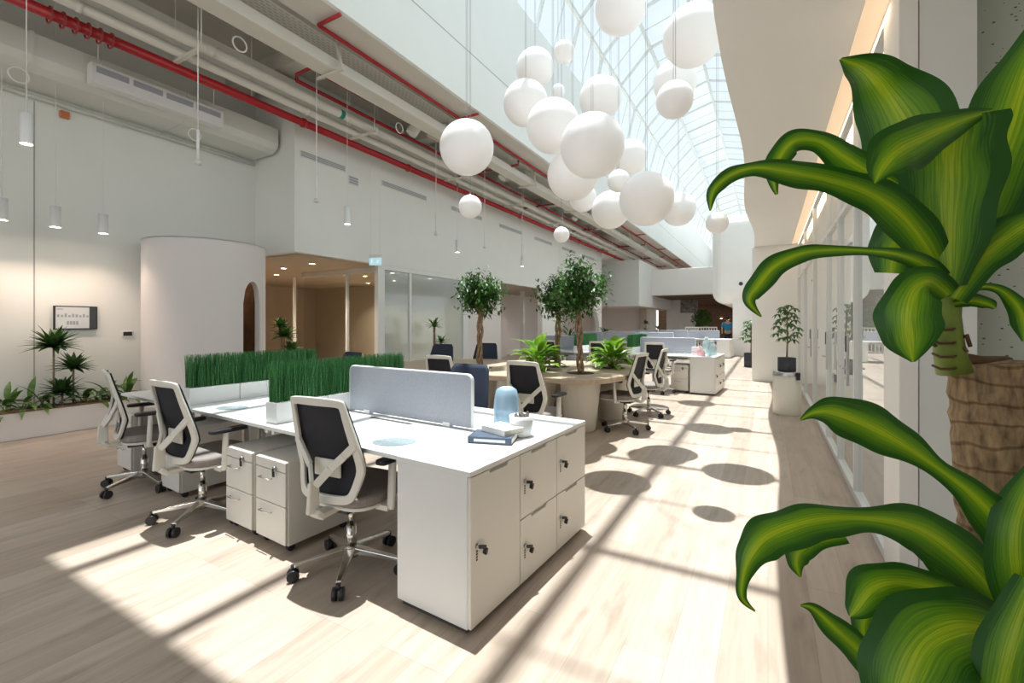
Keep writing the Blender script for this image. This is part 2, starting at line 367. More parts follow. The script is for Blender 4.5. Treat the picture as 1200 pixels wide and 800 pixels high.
# left wall, return wall, box
st(MB().box((XL-.2, YN, 0), (XL, 5.15, ZS)).build('wall_left', 'wall'))
st(MB().box((-15, 5.15, 2.7), (XB, 5.35, ZS)).build('wall_return', 'wall'))
st(MB().box((XB-.2, 5.35, 2.7), (XB, 22.4, ZS)).build('wall_upper', 'wall'))
st(MB().box((-15, 5.3, 2.7), (XB-.15, 22.4, 2.8)).build('ceiling_lobby', 'tan'))
st(MB().box((-15, 11.3, 0), (XB-.12, 11.5, 2.7)).build('wall_lobby_back', 'tan'))
st(MB().box((-15.1, 3, 0), (-15, 24, ZS)).build('wall_far_left', 'tan'))
st(MB().box((-15, 4.95, 0), (-9.2, 5.15, 2.7)).build('wall_lobby_side', 'tan'))
st(MB().box((-15, 15.2, 0), (-10.2, 22.5, 2.7)).build('wall_meeting_back', 'pinkwall'))
# joint line on the left wall
yj = WX(40, XL)
st(MB().box((XL-.002, yj-.007, .3), (XL+.004, yj+.007, 4.4)).build('trim_1', 'joint'))
# arch wall at end of box (x = XB plane)
def arch_wall(y0, y1, ya, yb, spring, ztop, thick, x):
    mb = MB(); n = 16; r = (yb-ya)/2; c = (ya+yb)/2
    arc = [(c-r*math.cos(PI*i/n), spring+ (ztop-spring)*math.sin(PI*i/n)) for i in range(n+1)]
    mb.prismax([(y0, 0), (ya, 0), (ya, spring), (ya, 2.7), (y0, 2.7)], x-thick, x, 'x')
    mb.prismax([(yb, 0), (y1, 0), (y1, 2.7), (yb, 2.7), (yb, spring)], x-thick, x, 'x')
    for i in range(n):
        a, b = arc[i], arc[i+1]
        mb.prismax([(a[0], a[1]), (b[0], b[1]), (b[0], 2.7), (a[0], 2.7)], x-thick, x, 'x')
    return mb
st(arch_wall(15.4, 22.4, 17.2, 22.0, 1.2, 2.45, .2, XB).build('wall_arch', 'wallwhite'))
# second volume further down the hall
st(MB().box((-15, 24.0, 2.3), (-5.9, 24.2, 4.75)).build('wall_second_return', 'wall'))
st(MB().box((-6.1, 24.2, 2.3), (-5.9, 33, 4.75)).build('wall_second_upper', 'wall'))
st(MB().box((-15, 24.2, 2.3), (-6.0, 33, 2.4)).build('ceiling_second', 'pinkwall'))
st(MB().box((-15, 28.5, 0), (-6.0, 28.7, 2.3)).build('wall_second_back', 'pinkwall'))
st(MB().box((-10.4, 22.4, 0), (-10.2, 28.5, 2.7)).build('wall_second_side', 'pinkwall'))
st(MB().box((-6.9, 28.2, 0), (-6.55, 28.5, 2.3)).build('trim_2', 'tan'))
st(MB().box((-6.2, 33, 0), (-5.3, 33.6, 4.7)).build('pillar_white', 'wallwhite', bevel=.02))
st(MB().box((-5.3, 33.2, 2.1), (-4.2, 33.4, 4.0)).build('wall_slatted', 'pattern'))
st(MB().box((-5.3, 33.0, 0), (-4.2, 33.3, 2.1)).build('wall_far_block', 'wallwhite'))
st(MB().box((-6.3, 27, 3.0), (-2.6, 27.4, 4.5)).build('ceiling_bulkhead', 'wallwhite', bevel=.02))
st(MB().box((-6.3, 27.4, 3.0), (-1.2, 44, 3.1)).build('ceiling_cafe', 'brown'))
st(MB().box((-9, 44, 0), (1, 44.2, 6)).build('wall_far', 'brown'))
# fascia
st(MB().box((XF, YN, 5.32), (XF+.06, YF, 8.24)).build('wall_skylight_left', 'wall'))
zj = 6.25
st(MB().box((XF+.058, YN, zj-.008), (XF+.064, YF, zj+.008)).build('trim_3', 'joint'))
# right low ceiling with gently wavy edge
ys = [YN+i*.5 for i in range(int((YF-YN)/.5)+1)]
def edgex(y): return XC + .035*math.sin(y*1.3+.4) + .02*math.sin(y*.53)
mb = MB()
for a, b in zip(ys, ys[1:]):
    for (z0, z1) in ((3.27, 3.55),):
        xa, xb = edgex(a), edgex(b)
        mb.add([(xa, a, z0), (xb, b, z0), (6, b, z0), (6, a, z0), (xa, a, z1), (xb, b, z1), (6, b, z1), (6, a, z1)], [(0, 1, 2, 3), (7, 6, 5, 4), (0, 4, 5, 1)])
st(mb.build('ceiling_right', 'wallwhite', fixn=False))
mb = MB()
for a, b in zip(ys, ys[1:]):
    mb.add([(edgex(a), a, 3.55), (edgex(b), b, 3.55), (.7, b, 8.24), (.7, a, 8.24)], [(0, 1, 2, 3)])
st(mb.build('wall_skylight_right', 'wall', fixn=False))
# roof over everything before the vault and upper tympana
VX, VR, VZ, VY0 = -2.05, 2.75, 8.24, 1.75
def halfdisc(y0, y1, r=VR+.02):
    pts = [(VX+r*math.cos(PI*i/24), VZ+r*math.sin(PI*i/24)) for i in range(25)]
    return MB().prismax(pts, y0, y1, 'y')
st(MB().box((XF-.2, YN, 8.24), (.9, VY0, 8.4)).build('ceiling_upper', 'wallwhite'))
st(halfdisc(VY0-.15, VY0).build('wall_gable_near', 'wallwhite'))
st(MB().box((XF, YF, 2.2), (.9, YF+.1, 8.24)).build('wall_gable_base', 'wallwhite'))
st(halfdisc(YF, YF+.1).build('wall_gable_far', 'wallwhite'))
# white rounded mass at the end of the right side
st(MB().box((-2.15, 21.5, 2.25), (2, 44, 6.1)).build('wall_end_mass', 'wallwhite', bevel=.5, seg=6))
st(MB().box((-1.32, 21.6, 0), (2, 22.0, 2.6)).build('wall_end_pier', 'wallwhite', bevel=.02))
# pier beside the glass offices
st(MB().box((-.34, 12.5, 0), (.9, 12.8, 3.27)).build('wall_pier', 'wallwhite', bevel=.01))
# skylight frame and glass
angs = [PI*i/6 for i in range(7)]
def vp(a, r=VR): return (VX+r*math.cos(a), VZ+r*math.sin(a))
sky = E('skylight', (0, 0, 0)); sky['kind'] = 'structure'
yv = []; y = VY0+.0
k = 0
while y < YF: yv.append((y, k % 2 == 0)); y += .98; k += 1
for y, main in yv:
    mb = MB(); w = .07 if main else .022
    for i in range(6):
        a, b = vp(PI*i/6), vp(PI*(i+1)/6)
        mb.bar((a[0], y, a[1]), (b[0], y, b[1]), w, w*1.1)
    mb.build('skylight_rib', 'frame', sky)
for a in angs[1:-1]:
    p = vp(a); MB().bar((p[0], VY0, p[1]), (p[0], YF, p[1]), .09, .10).build('skylight_purlin', 'frame', sky)
mb = MB()
for i in range(6):
    a, b = vp(PI*i/6, VR+.07), vp(PI*(i+1)/6, VR+.07)
    mb.add([(a[0], VY0, a[1]), (b[0], VY0, b[1]), (b[0], YF, b[1]), (a[0], YF, a[1])], [(0, 1, 2, 3)], 0, False)
mb.build('glazing', 'skyglass', sky, fixn=False)

# ---- right glazed offices
wr = E('window_1', (XR, 0, 0)); wr['kind'] = 'structure'
post_y = [3.46, 4.58, 5.57, 6.55, 8.4, 10.45, 12.45]
MB().box((-.03, 3.1, .0), (.05, 3.46, 3.268)).build('window_frame', 'wallwhite', wr, bevel=.004)
mb = MB().box((-.03, 3.461, 0), (.03, 12.49, .06)).box((-.03, 3.461, 3.2), (.03, 12.49, 3.268)).box((-.025, 3.46, 2.45), (.025, 12.5, 2.5))
for y in post_y[1:]: mb.box((-.028, y-.025, .06), (.028, y+.025, 3.2))
mb.build('window_frame', 'white', wr, bevel=.003)
MB().add([(0, 3.46, .06), (0, 12.45, .06), (0, 12.45, 3.2), (0, 3.46, 3.2)], [(0, 1, 2, 3)]).build('glass_pane', 'doorglass', wr)
for hy, s in ((4.80, 1), (6.36, 1), (8.62, 1)):
    h = MB().box((-.05, hy-.025, .88), (-.03, hy+.025, 1.32)).box((.03, hy-.025, .88), (.05, hy+.025, 1.32)).bar((-.07, hy-.01, 1.03), (-.07, hy+.15, 1.03), .018, .018).bar((-.04, hy, 1.03), (-.08, hy, 1.03), .018, .018)
    o = h.build('door_handle', 'steel', wr, bevel=.003); 
    MB().box((-.056, hy-.022, 1.17), (-.049, hy+.022, 1.31)).build('lock_reader', 'black', o)
for gy in (4.75, 8.55): MB().box((-.03, gy-.02, 2.08), (-.012, gy+.18, 2.1)).build('door_hinge', 'steel', wr)
st(MB().box((.9, 3.35, 0), (2.6, 3.42, 3.27)).build('wall_dotted', 'dotted'))
st(MB().box((XR+.055, 3.11, 0), (.91, 3.42, 3.268)).build('pillar_right', 'wall'))
st(MB().box((4.2, 3.4, 0), (4.3, 12.6, 3.27)).build('wall_office_back', 'wallwhite'))
st(MB().box((XR+.02, 8.38, 0), (4.2, 8.46, 3.27)).build('wall_office_divider', 'wallwhite'))
st(MB().box((.49, 3.2, 3.262), (.605, 12.4, 3.272)).build('ceiling_light_cove', 'strip'))
st(MB().box((.85, 3.45, 3.262), (.90, 12.4, 3.272)).build('ceiling_light_cove', 'strip'))
# office: long white desk and screens seen through the glass
o = E('office_table', (2.3, 5.6, 0), 0, 'white meeting table behind the glass office wall', 'table')
MB().box((-.5, -1.2, .70), (.5, 1.2, .74)).build('tabletop', 'white', o, bevel=.005)
for sx in (-.4, .4):
    for sy in (-1.05, 1.05): MB().box((sx-.03, sy-.03, 0), (sx+.03, sy+.03, .70)).build('leg', 'steel', o)

# ---- left glazing
wl = E('window_2', (0, 7.5, 0)); wl['kind'] = 'structure'
mb = MB()
for px in (345, 407, 441):
    r = (px-600)/F; # on plane y=7.5
    x = -7.5*math.tan(TH-math.atan(r)); mb.box((x-.03, -.03, 0), (x+.03, .03, 2.62))
mb.box((-10.45, -.03, 2.58), (-7.45, .03, 2.7)); mb.build('window_frame', 'white', wl, bevel=.003)
MB().box((-10.4, -.006, 0), (-7.45, .006, 2.58)).build('glass_pane', 'glass', wl)
wm = E('window_3', (XB-.05, 0, 0)); wm['kind'] = 'structure'
yA, yB2, yC = 7.25, WX(482, XB), WX(546, XB)
mb = MB().box((-.05, yA-.1, 0), (.05, yA+.1, 2.7)).box((-.03, yB2-.04, 0), (.03, yB2+.04, 2.7)).box((-.05, yC-.12, 0), (.05, yC+.12, 2.7)).box((-.04, yA, 2.6), (.04, yC, 2.7)).box((-.04, yA, 0), (.04, yC, .08))
mb.build('window_frame', 'white', wm, bevel=.004)
MB().box((-.008, yA+.1, .08), (.008, yC-.12, 2.6)).build('glass_pane', 'film', wm)
yD, yE = WX(587, XB), WX(636, XB)
st(MB().box((XB-.2, yC+.12, 0), (XB, yD, 2.7)).build('wall_white_panel', 'pinkwall'))
st(MB().box((-9.6, yD-.1, 0), (XB-.1, yD, 2.7)).build('wall_opening_side', 'pinkwall'))
st(MB().box((-9.8, yD, 0), (-9.6, 16.5, 2.7)).build('wall_opening_back', 'pinkwall'))
y2 = WX(612, XB-1.2)
st(MB().box((XB-1.3, y2, 0), (XB-1.15, y2+.15, 2.7)).build('trim_4', 'white'))
st(MB().box((-9.6, 11.5, 0), (-9.5, yD, 2.7)).build('wall_room_back', 'pinkwall'))

# ---- cylinder room
cx, cy, cr = -7.98, 3.98, .84
a0 = math.radians(-14)      # doorway centre angle (towards +x, slightly to hall far side)
mb = MB(); n = 144; ht = 2.68; da0, da1 = math.radians(7.5), math.radians(32.5)
dz, dsp = 2.08, 1.72
def dlo(a):
    a = a-2*PI if a > PI else a
    if da0-1e-4 <= a <= da1+1e-4:
        q = (a-(da0+da1)/2)/((da1-da0)/2); return dsp+(dz-dsp)*math.sqrt(max(0, 1-q*q))
    return 0.
for i in range(n):
    a, b = 2*PI*i/n, 2*PI*(i+1)/n
    la, lb = dlo(a), dlo(b)
    if (la == 0) != (lb == 0): la = lb = 0.
    if cr*math.cos((a+b)/2) < XL-cx+.03: continue
    for r in (cr, cr-.08):
        mb.add([(r*math.cos(a), r*math.sin(a), la), (r*math.cos(b), r*math.sin(b), lb), (r*math.cos(b), r*math.sin(b), ht), (r*math.cos(a), r*math.sin(a), ht)], [(0, 1, 2, 3)], 0, True)
    mb.add([((cr-.08)*math.cos(a), (cr-.08)*math.sin(a), la), ((cr-.08)*math.cos(b), (cr-.08)*math.sin(b), lb), (cr*math.cos(b), cr*math.sin(b), lb), (cr*math.cos(a), cr*math.sin(a), la)], [(0, 1, 2, 3)])
for aa in (da0, da1):
    mb.add([((cr-.08)*math.cos(aa), (cr-.08)*math.sin(aa), 0), (cr*math.cos(aa), cr*math.sin(aa), 0), (cr*math.cos(aa), cr*math.sin(aa), dsp), ((cr-.08)*math.cos(aa), (cr-.08)*math.sin(aa), dsp)], [(0, 1, 2, 3)])
dsk = [(max(XL-cx+.002, cr*math.cos(2*PI*i/n)), cr*math.sin(2*PI*i/n)) for i in range(n)]
mb.prism(dsk, ht-.02, ht)
booth = E('phone_booth', (cx, cy, 0), 0, 'round pale phone booth with arched doorway standing at the left wall', 'booth')
mb.build('shell', 'paleslat', booth, fixn=False)
mb = MB(); rl = cr-.10
for i in range(n):
    a, b = 2*PI*i/n, 2*PI*(i+1)/n
    if rl*math.cos((a+b)/2) < XL-cx+.03: continue
    if not (da0 < (a+b)/2 < da1): mb.add([(rl*math.cos(a), rl*math.sin(a), 0), (rl*math.cos(b), rl*math.sin(b), 0), (rl*math.cos(b), rl*math.sin(b), ht-.03), (rl*math.cos(a), rl*math.sin(a), ht-.03)], [(0, 1, 2, 3)], 0, True)
mb.build('lining', 'brown', booth, fixn=False)

# ---- planter bench along left wall
pb = E('planter_box', (0, 0, 0), 0, 'long low white planter built along the left wall', 'planter')
MB().box((-7.99, YN+2, 0), (-7.91, 3.15, .33)).box((XL+.01, 3.07, 0), (-7.95, 3.15, .33)).build('body', 'pinkwall', pb, bevel=.006)
MB().box((XL+.01, YN+2, 0), (-7.985, 3.07, .29)).build('soil', 'soil', pb)
st(MB().box((-8.01, YN+2, .33), (-7.90, 3.16, .345)).build('trim_5', 'brown'))
# ---- wall devices
def on_left(px, py): return atX(px, py, XL)
a, b = on_left(62, 358), on_left(113, 386)
ya, yb = a.y, b.y; zt, zb = a.z, H-(386-HZ)/F*depth(XL, ya)
sc = E('display_screen', (XL, ya, zb), 0, 'black framed wall display above the planter plants', 'screen')
w, h = yb-ya, zt-zb
MB().box((.0, 0, 0), (.04, w, h)).build('housing', 'black', sc, bevel=.004)
mscr = mat('screen_light', (.62, .65, .66), .3, emit=.04, ecol=(.8, .86, .9)); mdk = mat('screen_dark', (.05, .06, .07), .3)
MB().box((.038, .015, .015), (.043, w*.80, h-.015)).build('display_panel', mscr, sc)
p = MB().box((.039, w*.80, .015), (.044, w-.015, h-.015)).build('side_panel', mdk, sc)
mb = MB()
for k in range(9):
    mb.box((.043, .03+k*w*.083, h*.52), (.0445, .03+k*w*.083+w*.05, h*.52+h*random.uniform(.08, .2)))
for k in range(4): mb.box((.043, w*.28+k*w*.07, h*.2), (.0445, w*.28+k*w*.07+w*.05, h*.36))
mb.box((.043, .03, h*.84), (.0445, w*.2, h*.88)); mb.build('display_mark', 'felt', sc)
q = on_left(149, 391)
th = E('thermostat', (XL, q.y, q.z), 0, 'small dark thermostat on the left wall beside the phone booth', 'thermostat')
MB().box((0, -.07, -.045), (.02, .07, .045)).build('housing', 'white', th, bevel=.004); MB().box((.019, -.055, -.03), (.023, .055, .03)).build('display', 'black', th)
q = on_left(75, 135)
o = MB().box((0, -.05, -.05), (.05, .05, .05)).build('alarm_beacon', 'orange', loc=(XL, q.y, q.z), bevel=.01)
tag(o, 'small orange alarm beacon high on the left wall below the duct', 'alarm')
# vents
def slot(y0, y1, z0, z1, nm, lab):
    o = E(nm, (XB, y0, z0), 0, lab, 'vent')
    MB().box((0, 0, 0), (.012, y1-y0, z1-z0)).build('frame', 'duct', o)
    mb = MB()
    for k in range(3): mb.box((.011, .02, (z1-z0)*(.15+.28*k)), (.014, y1-y0-.02, (z1-z0)*(.15+.28*k)+(z1-z0)*.2))
    mb.build('grille', 'felt', o)
k = 0
words = ['first', 'second', 'third', 'fourth', 'fifth', 'sixth', 'seventh']
slot(5.25, 6.27, 4.44, 4.56, 'air_slot', 'slim grey air slot high on the white upper wall, nearest its left corner')
for k in range(6):
    slot(7.25+2.5*k, 8.75+2.5*k, 4.44, 4.56, 'air_slot', 'slim grey air slot in the white upper wall row, %s after the square grille' % words[k])
q = atX(414, 212, XB)
slot(q.y-.13, q.y+.13, q.z-.09, q.z+.09, 'air_grille', 'small square grey air grille between two slots on the upper wall')

# ================================================================= CEILING SERVICES
def kx(k, z): return -(z-H)/k
def run(name, k, z, r, m, label, cat, y0=YN, y1=44, n=12, clamps=0, cm=None, box=None, x=None):
    x = kx(k, z) if x is None else x
    o = E(name, (x, 0, z), 0, label, cat)
    if box: MB().box((-box[0]/2, y0, -box[1]/2), (box[0]/2, y1, box[1]/2)).build('duct_run' if cat == 'duct' else 'tray', m, o, bevel=.008)
    else: MB().cyl((0, y0, 0), (0, y1, 0), r, n=n).build('pipe', m, o)
    return o, x
o, xr = run('sprinkler_main', .494, 4.85, .062, 'red', 'thick bright red sprinkler main running the length of the left ceiling', 'pipe')
for y in [5+2.6*i for i in range(12)]:
    MB().cyl((0, y-.025, 0), (0, y+.025, 0), .08, n=12).build('coupling', 'red', o)
yr0, yr1 = WX(58, xr), WX(130, xr)
for i in range(6): MB().tube([(.088*math.cos(q), yr0+(yr1-yr0)*i/5, .088*math.sin(q)-.012) for q in [2*PI*j/14 for j in range(14)]], .011, 6, closed=True).build('clip', 'darkred', o)
for i in range(16): MB().cyl((0, 1.5+2.6*i, .05), (0, 1.5+2.6*i, 1.05), .008, n=6).build('hanger', 'cord', o)
o, x1 = run('conduit_pipe', .527, 4.98, .06, 'service', 'pale insulated pipe just above the red main, lower of the pair', 'pipe')
for i in range(15): MB().cyl((0, 2+2.9*i, 0), (0, 2.05+2.9*i, 0), .068, n=12).build('band', 'duct', o)
o, x2 = run('water_pipe', .561, 5.05, .072, 'service', 'pale insulated pipe with a green band, upper of the pair', 'pipe')
mg = mat('green_band', (.0, .22, .14), .5)
MB().cyl((0, 5.35, 0), (0, 5.43, 0), .075, n=12).build('green_band', mg, o)
for i in range(14): MB().cyl((0, 3.2+2.9*i, 0), (0, 3.3+2.9*i, 0), .08, n=12).build('band', 'service', o)
run('sprinkler_branch', .590, 5.25, .03, 'red', 'thin red pipe between the insulated pipes and the white tray', 'pipe', y0=4.55)
o, _ = run('sprinkler_branch', .640, 5.30, .022, 'darkred', 'thin dull red pipe along the underside of the flat white duct', 'pipe', y0=5.6)
o, xt = run('air_duct', .668, 5.12, 0, 'service', 'flat pale rectangular duct running along the middle of the ceiling', 'duct', box=(.30, .16))
o, xd = run('air_duct', .60, 5.45, 0, 'duct', 'pale duct tucked high between the red pipe and the flat duct', 'duct', y0=2.2, box=(.30, .2), x=-7.17, y1=23.9)
o, xc = run('cable_tray', .722, 5.45, 0, 'tray', 'perforated pale cable tray beside the ceiling edge beam', 'tray', box=(.34, .02))
mb = MB()
for sgn in (-1, 1): mb.box((sgn*.17-.006, YN, -.01), (sgn*.17+.006, 44, .06))
mb.build('side_rail', 'service', o)

# sprinkler line with branches to the beam
o, xs = run('sprinkler_line', .76, 5.27, .026, 'red', 'slim red sprinkler line running beside the ceiling edge beam', 'pipe', y0=WX(373, -5.1))
for y in (WX(373, xs), WX(537, xs)+.05, 11.0, 15.5, 20, 24.5, 29, 33.5, 38): MB().cyl((0, y, 0), (.42, y, 0), .024, n=8).build('branch', 'red', o)
o = E('sprinkler_cross', (0, 0, 0), 0, 'red pipe elbow stepping between the pale pipes near the top left', 'pipe')
p0 = Vector((kx(.59, 5.25), 4.55, 5.25)); p1 = Vector((-6.08, 5.6, 5.30))
MB().tube([p0, p0+Vector((0, .0, .1)), (-6.1, 4.6, 5.4), (-6.08, 4.65, 5.3), (-6.06, 5.65, 5.3)], .026, 8).build('pipe', 'red', o)
# cross pipes further down the hall
for i, (y, xa, xb2) in enumerate(((9.5, -7.0, -5.2), (13.2, -7.1, -5.2), (17.5, -7.1, -5.2), (22.3, -7.1, -5.2), (27, -7, -5.2), (31.5, -7, -5.2))):
    o = MB().tube([(xa, y, 4.85), (xa, y, 5.2), (xb2, y, 5.2), (xb2, y, 5.3)], .03, 8).build('sprinkler_cross', 'darkred')
    tag(o, 'dull red pipe crossing the ceiling services, %s one down the hall' % ['first', 'second', 'third', 'fourth', 'fifth', 'last'][i], 'pipe')
# trapeze hangers
for i in range(13):
    y = 3.05+2.9*i
    o = E('pipe_trapeze', (0, y, 0), 0, 'pale steel trapeze bracket carrying the two insulated pipes', 'bracket', 'pipe trapezes under the left ceiling')
    MB().box((-6.95, -.025, 4.885), (-6.2, .025, 4.92)).build('crossbar', 'service', o)
    for xx in (-6.9, -6.25): MB().cyl((xx, 0, 4.9), (xx, 0, ZS), .007, n=6).build('rod', 'cord', o)
for i in range(12):
    y = 4.4+3.1*i
    o = E('tray_bracket', (0, y, 0), 0, 'pale steel angle bracket under the flat duct and cable tray', 'bracket', 'angle brackets under the duct and tray')
    MB().box((xt-.25, -.02, 5.0), (xt+.3, .02, 5.035)).build('crossbar', 'service', o)
    MB().bar((xt+.28, 0, 5.02), (xc+.2, 0, 5.43), .035, .035).build('arm', 'service', o)
    for xx in (xt-.22, xc+.2): MB().cyl((xx, 0, 5.0 if xx < xt else 5.4), (xx, 0, ZS), .006, n=6).build('rod', 'cord', o)
# fan coil boxes and flexible duct elbows
for i, (x, y) in enumerate(((-5.95, 7.6), (-5.8, 10.8), (-5.9, 16.0), (-5.8, 21.0))):
    o = E('fan_coil', (x, y, 5.0), 0, ['pale fan coil box above the hanging sensor stick', 'pale fan coil box behind the largest white globe', 'pale fan coil box hung above the ficus trees', 'pale fan coil box hung far down the left ceiling'][i], 'fan coil')
    MB().box((-.2, -.35, .28), (.28, .35, .60)).build('casing', 'service', o, bevel=.01)
    MB().tube([(.04, -.35, .44), (.04, -.6, .42), (-.02, -.8, .3), (-.1, -.9, .1)], .11, 10).build('flexible_duct', 'duct', o)
    mb = MB()
    for k in range(7): mb.box((-.18+.06*k, -.36, .3), (-.15+.06*k, -.35, .58))
    mb.build('fin', 'slab', o)
for i, (px, py) in enumerate(((281, 52), (468, 150), (57, 45), (232, 157))):
    x = -5.9 if i < 2 else (-7.9 if i == 2 else -8.2)
    p = atX(px, py, x) if i < 2 else atX([22, 228][i-2], [88, 158][i-2], -7.9)
    pts = [(p.x+.0, p.y+.09*math.cos(t), p.z+.09*math.sin(t)) for t in [2*PI*k/16 for k in range(16)]]
    o = MB().tube(pts, .010, 6, closed=True).build('cable_coil', 'cord')
    tag(o, ['coiled white cable hanging under the flat duct near the top', 'coiled white cable hanging above the air slot row', 'coiled white cable in front of the big wall duct', 'coiled white cable below the linear diffuser'][i], 'cable')
# big duct along left wall with linear diffuser
zd = 4.52
o = E('air_duct', (0, 0, 0), 0, 'large rounded grey-green duct hugging the top of the left wall', 'duct')
prof = [(XL+.003, zd), (-7.95, zd), (-7.82, zd+.06), (-7.78, zd+.16), (-7.78, zd+.44), (XL+.003, zd+.44)]
MB().prismax(prof, YN, 5.1, 'y').build('duct_run', 'duct', o, bevel=.02)
for y in (.2, 1.9, 3.6): MB().prismax([(a*1.0+(.008 if a > -8.5 else 0), b+(0.008 if b > zd+.3 else -.008)) for a, b in prof], y, y+.03, 'y').build('flange', 'duct', o)
p0 = WX(108, -7.6); p1 = WX(263, -7.6)
o = E('linear_diffuser', (-7.62, p0, 4.55), 0, 'long white linear diffuser fixed on the front of the wall duct', 'vent')
L = p1-p0
MB().box((-.16, 0, 0), (0, L, .26)).build('casing', 'white', o, bevel=.006)
mb = MB()
for k in range(4): mb.box((-.01, .05+k*(L-.05)/4, (.14)), (.006, (k+1)*(L-.05)/4, .22))
mb.build('grille', 'felt', o)
mb = MB()
for k in range(2): mb.cyl((-.1, .1+k*(L-.2), .26), (-.1, .1+k*(L-.2), 1.34), .006, n=6)
mb.build('rod', 'cord', o)
o = MB().cyl((XL+.06, YN, 4.44), (XL+.06, 5.1, 4.44), .03, n=8).build('wall_conduit', 'duct')
tag(o, 'thin pale conduit along the left wall under the large duct', 'pipe')
st(MB().box((-.2, -2.6, 0), (2.7, -2.5, 3.268)).build('wall_added_shade_rear', 'wallwhite'))  # unseen wall added behind the camera to keep light off the right pillar
st(MB().box((2.6, -2.5, 0), (2.7, 3.35, 3.268)).build('wall_added_shade_side', 'wallwhite'))  # unseen side wall, likewise added to shade the pillar
# ================================================================= CHAIRS
def rrect(w, d, r, n=5, cx=0, cy=0):
    pts = []
    for sx, sy, a0 in ((1, 1, 0), (-1, 1, 90), (-1, -1, 180), (1, -1, 270)):
        for i in range(n+1):
            a = math.radians(a0+90*i/n); pts.append((cx+sx*(w/2-r)+r*math.cos(a), cy+sy*(d/2-r)+r*math.sin(a)))
    return pts
BZ0 = .445
def bk(x, h):
    "backrest surface: h height above seat pan -> local 3D"
    prof = -.165 - .10*max(0, h-.18)/.4 - .03*max(0, .18-h)/.18
    return Vector((x, prof + .42*x*x, BZ0+h))
def backout(inset=0.):
    pts = [(-.165, .02), (-.20, .06), (-.235, .17), (-.24, .25), (-.225, .36), (-.20, .50), (-.192, .555), (-.175, .575), (-.09, .582), (0, .584)]
    pts = pts+[(-x, h) for x, h in reversed(pts[:-1])]
    pts += [(.09, .008), (0, .004), (-.09, .008)]
    return pts
def smooth_closed(P, n=4):
    out = []; N = len(P)
    for i in range(N):
        p0, p1, p2, p3 = (Vector(P[(i+k) % N]) for k in (-1, 0, 1, 2))
        for j in range(n):
            t = j/n; out.append(tuple(.5*((2*p1)+(-p0+p2)*t+(2*p0-5*p1+4*p2-p3)*t*t+(-p0+3*p1-3*p2+p3)*t**3)))
    return out
